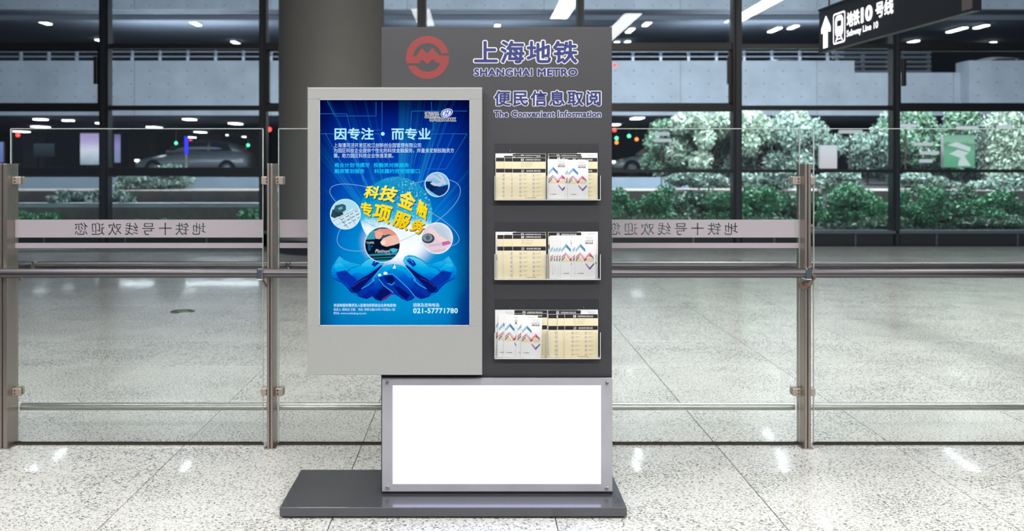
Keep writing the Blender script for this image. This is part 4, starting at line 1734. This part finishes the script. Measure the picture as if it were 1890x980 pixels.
# words on the screen
T1 = em('title', (176, 240, 255))
T2 = em('body', (205, 230, 255), 1.1)
T3 = em('cyan', (20, 196, 250))
TW = em('words_white', (226, 244, 255))
b = MB()
letter(b, '因专注', (617.5, 690, 236, 258), T1, pxplace(sc(6)), .022)
b.build('headline', screen)
b = MB()
letter(b, '而专业', (722.5, 795, 236, 258), T1, pxplace(sc(6)), .022)
b.build('headline', screen)
b = MB()
flat(b, circ(706.5, 247, 3.5, 16), T1, sc(6))
b.build('headline_dot', screen)
b = MB()
letter(b, '上海漕河泾开发区松江创新创业园管理有限公司', (616, 777, 264, 272.3), T2, pxplace(sc(6)))
letter(b, '为园区科技企业提供个性化的科技金融服务，并量身定制投融资方', (616, 838, 273.6, 282), T2, pxplace(sc(6)))
letter(b, '案，助力园区科技企业快速发展。', (616, 726, 283, 291.4), T2, pxplace(sc(6)))
b.build('body_text', screen)
b = MB()
for tx, bb in (('商业计划书撰写', (617.5, 682, 300.5, 309)), ('投融资对接服务', (689.5, 755, 300.5, 309)), ('融资策划服务', (617.5, 673, 311.5, 320)), ('科技履约贷受理窗口', (690.5, 774.5, 311.5, 320))):
    letter(b, tx, bb, T3, pxplace(sc(6)), .02)
b.build('service_list', screen)
YEL = hand_mat('yellow', [(0, (240, 190, 0)), (.5, (255, 226, 20)), (1, (255, 240, 90))])
bs, by = MB(), MB()
for ch, bb, rot, sh in [('科', (671.5, 700, 343, 367), -5, .2), ('技', (698, 734.5, 342, 374), -12, .1), ('金', (734, 767, 353.5, 390), -20, 0), ('融', (768.5, 789, 368, 407), -28, -.25),
                        ('专', (665.5, 687, 373, 400.5), -6, -.2), ('项', (687.5, 725, 376.5, 413.5), -14, 0), ('服', (722.5, 759, 388.5, 425.5), -20, 0), ('务', (755, 784, 405, 432), -22, .1)]:
    letter(bs, ch, (bb[0] + 1.2, bb[1] + 1.2, bb[2] + 1.4, bb[3] + 1.4), ec((0, 50, 90)), pxplace(sc(16)), .04, rot, sh)
    letter(by, ch, bb, YEL, pxplace(sc(17)), .035, rot, sh)
yo = by.build('yellow_title', screen)
bs.build('title_shadow', screen)
b = MB()
letter(b, '欢迎有服务需求及入驻意向的科技企业来电咨询!', (616, 731, 560.3, 566.4), TW, pxplace(sc(6)), .012)
letter(b, '联系人: 蔡晓龙 王超    地址: 莘砖公路518号11号楼2A-1室', (616, 729, 568.6, 573.8), T2, pxplace(sc(6)))
letter(b, '网址: www.caohejing-sj.com', (616, 676, 575.6, 581), T2, pxplace(sc(6)))
b.build('address_text', screen)
b = MB()
letter(b, '招商及咨询电话:', (762.5, 811.5, 559.4, 566.4), TW, pxplace(sc(6)), .008)
letter(b, '021-57771780', (762.5, 845, 568.6, 578.2), em('phone', (200, 244, 255)), pxplace(sc(6)), .028, spacing=1.08)
b.build('contact_text', screen)
b = MB()
BK = ec((10, 12, 30))
b.keep = True
letter(b, '漕河泾', (784, 810.5, 206.5, 216), em('logo_halo', (240, 245, 255)), pxplace(sc(6)), .01, grow=.05)
letter(b, '漕河泾', (784, 810.5, 206.5, 216), BK, pxplace(sc(8)), .01)
letter(b, 'CAOHEJING', (783.5, 812, 215.4, 219), ec((240, 245, 255)), pxplace(sc(6.5)), .02, grow=.05)
letter(b, 'CAOHEJING', (783.5, 812, 215.4, 219), BK, pxplace(sc(8.5)), .01)
letter(b, 'HI-TECH PARK', (793.5, 841.5, 217.4, 223.6), ec((240, 245, 255)), pxplace(sc(9)), .03, grow=.08)
letter(b, 'HI-TECH PARK', (793.5, 841.5, 217.4, 223.6), BK, pxplace(sc(10)), .04)
flat(b, ell(824.5, 208.5, 11.5, 7.6, -20, 0, 354, 40), ec((235, 242, 255)), sc(6))
flat(b, ell(824.5, 208.5, 10.3, 6.5, -20, 0, 354, 40), ec((30, 70, 180)), sc(7))
flat(b, ell(824.5, 208.8, 8.3, 5.3, -20, 0, 354, 40), ec((225, 236, 252)), sc(8))
letter(b, 'H', (820, 829.5, 203.8, 213.5), ec((34, 78, 190)), pxplace(sc(9)), .03, shear=.5)
b.build('park_logo', screen)

# ================================================================== LEAFLET HOLDERS (parts of the board)
OY = [250, 400, 545]
KS = 7.54


def hp(h, cx, cy, d):
    return W(900 + cx / KS, OY[h] + cy / KS, d)


HF = 4.298     # front sheet of the pockets
# rows: (plate top, pocket bottom, lip of the front sheet, screws y)
ROW = [(118, 895, 560, 228), (70, 872, 520, 186), (60, 880, 515, 182)]
for h, (yt, yb, yl, ys) in enumerate(ROW):
    A = lambda cx, cy, d: hp(h, cx, cy, d)
    b = MB()
    a, c2 = A(100, yt, BD), A(1545, yb, BD)
    b.box((a.x, BD - .004, c2.z), (c2.x, BD - .001, a.z), 'acrylic', {1: 'acrylic', 3: 'acrylic', 5: 'acrylic'})
    hold = b.build('leaflet_holder', board)
    hold['label'] = ('top', 'middle', 'bottom')[h] + ' clear acrylic leaflet holder with two pockets'
    b = MB()
    zb, zl_ = A(0, yb, HF).z, A(0, yl, HF).z
    xl, xm, xr = A(100, 0, HF).x, A(828, 0, HF).x, A(1570, 0, HF).x
    b.box((xl, HF, zb), (xr, HF + .002, zl_), 'acrylic')
    b.build('front_sheet', hold)
    b = MB()
    b.box((xl, HF - .001, zb - .002), (xr, BD - .003, zb + .0005), 'acrylic_edge')
    for xx in (xl, xm, xr):
        b.box((xx - .0012, HF - .001, zb), (xx + .0012, BD - .003, zl_), 'acrylic', {2: 'acrylic_edge'})
    b.build('pocket_frame', hold)
    for sxx in (313, 1336):
        q = A(sxx, ys, BD - .004)
        MB().lathe([(.0055, 0), (.0055, .004), (.0035, .0065)], q, 'screw', 18, 'y').build('screw', hold)

# ---------------------------------------------------------------- leaflets: two designs, copied
U_ = 1 / KS * 4.33 / F          # metres per crop unit


def lpt(x, y, w_, H_, k=0):
    """leaflet-local: origin bottom centre; x,y in crop units from the top left"""
    return ((x - w_ / 2) * U_, -.00012 * k, (H_ - y) * U_)


def lf(b, pts, m, w_, H_, k=1):
    b.poly([lpt(x, y, w_, H_, k) for x, y in pts], m)


def rect(x0, y0, x1, y1):
    return [(x0, y0), (x1, y0), (x1, y1), (x0, y1)]


def beige():
    w_, H_ = 465, 578
    b = MB()
    b.box(lpt(0, H_, w_, H_), (w_ / 2 * U_, .0012, H_ * U_), 'paper')
    lf(b, rect(4, 4, w_ - 4, H_ - 2), 'cream', w_, H_, 1)
    lf(b, rect(4, 3, w_ - 4, 55), 'ink', w_, H_, 2)
    lf(b, rect(4, 155, w_ - 4, 209), 'ink', w_, H_, 2)
    lf(b, rect(4, 209, w_ - 4, 214), 'paper', w_, H_, 2)
    pl = lambda x, y: lpt(x, y, w_, H_, 3)
    letter(b, '无障碍电梯 服务信息', (180, 395, 18, 42), 'white', pl, .01)
    letter(b, '自动扶梯 便民设施', (195, 390, 171, 196), 'white', pl, .01)
    lf(b, rect(120, 14, 158, 46), 'white', w_, H_, 3)
    lf(b, rect(130, 20, 148, 30), 'ink', w_, H_, 4)
    lf(b, rect(136, 32, 142, 46), 'ink', w_, H_, 4)
    for q in (rect(125, 168, 160, 171), rect(125, 198, 160, 201), rect(125, 168, 128, 201), rect(157, 168, 160, 201), [(132, 195), (150, 174), (155, 178), (138, 198)]):
        lf(b, q, 'white', w_, H_, 3)
    for r in range(3):
        lf(b, rect(120, 74 + r * 24, 165, 79 + r * 24), 'cream_line', w_, H_, 2)
        lf(b, rect(175, 74 + r * 24, 290 - 12 * r, 79 + r * 24), 'cream_line', w_, H_, 2)
    for r in range(6):
        y = 248 + r * 57
        for cx in (110, 295):
            lf(b, circ(cx, y, 20, 14), 'ringink', w_, H_, 2)
            lf(b, circ(cx, y, 16.5, 14), 'white', w_, H_, 3)
            lf(b, [(cx - 8, y + 5 - (r % 3) * 3), (cx, y - 8), (cx + 7, y - 3), (cx + 5, y + 7)], 'ink', w_, H_, 4)
            lf(b, rect(cx + 35, y - 10, cx + 100, y - 6), 'cream_line', w_, H_, 2)
            lf(b, rect(cx + 35, y + 2, cx + 80, y + 5), 'cream_line', w_, H_, 2)
    lf(b, circ(190, 558, 9, 10), 'c_org', w_, H_, 2)
    lf(b, rect(206, 553, 330, 562), 'cream_line', w_, H_, 2)
    return b.build('leaflet'), w_, H_


def whitel():
    w_, H_ = 285, 565
    b = MB()
    b.box(lpt(0, H_, w_, H_), (w_ / 2 * U_, .0012, H_ * U_), 'paper')
    P_ = lambda pts, m, k=1: lf(b, pts, m, w_, H_, k)
    pl = lambda x, y: lpt(x, y, w_, H_, 2)
    letter(b, 'Shanghai Metro', (140, 250, 20, 34), 'greyink', pl)
    letter(b, 'Information', (160, 250, 40, 50), 'greyink', pl)
    letter(b, '上海轨道交通', (130, 250, 62, 80), 'ink', pl)
    letter(b, '便民信息', (142, 250, 88, 114), 'ink', pl, .02)
    P_([(10, 182), (75, 108), (75, 152), (10, 220)], 'c_lblue')
    P_([(75, 108), (142, 178), (142, 218), (75, 152)], 'c_blue')
    P_([(12, 280), (75, 222), (75, 236), (12, 296)], 'c_red')
    P_([(12, 306), (75, 246), (75, 256), (30, 300), (12, 318)], 'c_red')
    P_([(75, 222), (142, 290), (142, 304), (75, 262)], 'c_lav')
    P_([(75, 262), (142, 304), (142, 338), (110, 306)], 'c_org')
    P_([(12, 322), (60, 276), (66, 284), (12, 342)], 'c_green')
    P_([(16, 344), (75, 288), (130, 344)], 'c_cream')
    P_([(138, 292), (200, 222), (200, 272), (150, 300)], 'c_pink')
    P_([(200, 222), (262, 286), (262, 300), (200, 272)], 'c_crim')
    P_([(130, 306), (176, 294), (160, 318), (138, 340), (120, 322)], 'c_red')
    P_([(150, 344), (200, 276), (262, 344)], 'c_cream')
    P_([(222, 296), (262, 290), (262, 332)], 'c_mint')
    P_([(146, 356), (146, 378), (205, 452), (205, 418)], 'c_pur')
    P_([(205, 418), (205, 452), (266, 378), (266, 356)], 'c_dpur')
    P_(circ(42, 496, 8, 10), 'c_org')
    P_(rect(58, 490, 120, 500), 'greyink')
    return b.build('leaflet'), w_, H_


BG, bw_, bh_ = beige()
WH, ww_, wh_ = whitel()
used = {}


def put(kind, h, cx, ytop, dep, label, rot=0., group=None, sy=None):
    src, w_, H_ = (BG, bw_, bh_) if kind == 'b' else (WH, ww_, wh_)
    if kind not in used:
        used[kind] = o = src
    else:
        o = src.copy()
        COL.objects.link(o)
    d = 4.345 - .0021 * dep
    bot = ROW[h][1] - 8
    p_ = hp(h, cx + w_ / 2, bot, d)
    o.location = (p_.x, d, p_.z)
    o.scale = (1, 1, (bot - ytop) / H_)
    o.rotation_euler = (0, math.radians(rot), 0)
    tag(o, label, 'leaflet', group)
    return o


GL = ['leaflets in the top holder', 'leaflets in the middle holder', 'leaflets in the bottom holder']
# top holder
put('w', 0, 108, 248, 1, 'white leaflet rearmost at the left of the top holder', group=GL[0])
put('b', 0, 345, 252, 2, 'cream leaflet standing highest in the left pocket of the top holder', group=GL[0])
put('b', 0, 225, 280, 4, 'cream leaflet second from the rear in the top left pocket', group=GL[0])
put('b', 0, 112, 306, 6, 'cream leaflet leftmost in the top holder', group=GL[0])
put('b', 0, 235, 308, 8, 'cream leaflet between two others in the top left pocket', group=GL[0])
put('b', 0, 345, 310, 10, 'front cream leaflet of the left pocket of the top holder', group=GL[0])
put('w', 0, 1245, 242, 1, 'white leaflet rearmost at the right of the top holder', group=GL[0])
put('b', 0, 840, 252, 2, 'cream leaflet standing highest in the right pocket of the top holder', group=GL[0])
put('b', 0, 850, 284, 5, 'cream leaflet behind the white ones in the top holder', group=GL[0])
put('b', 0, 1066, 310, 8, 'cream leaflet rightmost in the top holder', group=GL[0])
put('w', 0, 836, 330, 11, 'left one of the two white leaflets in the top holder', group=GL[0])
put('w', 0, 1076, 340, 13, 'white leaflet mostly hidden by the front one in the top holder', group=GL[0])
put('w', 0, 1116, 348, 16, 'front white leaflet with the full chevron print in the top holder', group=GL[0])
# middle holder
put('w', 1, 110, 208, 1, 'white leaflet rearmost at the left of the middle holder', group=GL[1])
put('b', 1, 345, 214, 2, 'cream leaflet standing highest in the left pocket of the middle holder', group=GL[1])
put('b', 1, 132, 250, 5, 'cream leaflet leftmost in the middle holder', group=GL[1])
put('b', 1, 222, 250, 7, 'cream leaflet between the two others of the middle holder', group=GL[1])
put('b', 1, 348, 250, 9, 'front cream leaflet of the middle holder', group=GL[1])
put('w', 1, 1250, 206, 1, 'white leaflet rearmost at the right of the middle holder', group=GL[1])
put('b', 1, 842, 212, 2, 'cream leaflet behind all the white ones in the middle holder', group=GL[1])
for k, (cx, nm) in enumerate([(862, 'leftmost'), (908, 'second from the left'), (940, 'third from the left'), (978, 'fourth from the left'), (1016, 'fifth from the left'), (1172, 'second from the right'), (1216, 'rightmost, fully visible')]):
    put('w', 1, cx, 262, 5 + 1.8 * k, 'white leaflet %s of the fan in the middle holder' % nm, group=GL[1])
# bottom holder
put('w', 2, 104, 200, 1, 'white leaflet rearmost at the left of the bottom holder', group=GL[2])
put('b', 2, 368, 202, 2, 'cream leaflet standing highest in the left pocket of the bottom holder', group=GL[2])
put('b', 2, 366, 250, 4, 'cream leaflet behind the tilted white ones in the bottom holder', group=GL[2])
put('w', 2, 130, 268, 7, 'leftmost tilted white leaflet of the bottom holder', 2.2, GL[2])
put('w', 2, 218, 280, 10, 'second tilted white leaflet of the bottom holder', 2.2, GL[2])
put('w', 2, 392, 278, 13, 'third tilted white leaflet, mostly hidden by the front one', 2.2, GL[2])
put('w', 2, 458, 318, 16, 'front tilted white leaflet of the bottom holder', 1.8, GL[2])
put('w', 2, 1250, 198, 1, 'white leaflet rearmost at the right of the bottom holder', group=GL[2])
put('b', 2, 835, 204, 2, 'cream leaflet standing highest in the right pocket of the bottom holder', group=GL[2])
put('b', 2, 840, 262, 5, 'cream leaflet leftmost in the right pocket of the bottom holder', group=GL[2])
put('b', 2, 975, 262, 8, 'middle cream leaflet in the right pocket of the bottom holder', group=GL[2])
put('b', 2, 1072, 262, 11, 'front cream leaflet of the bottom holder', group=GL[2])
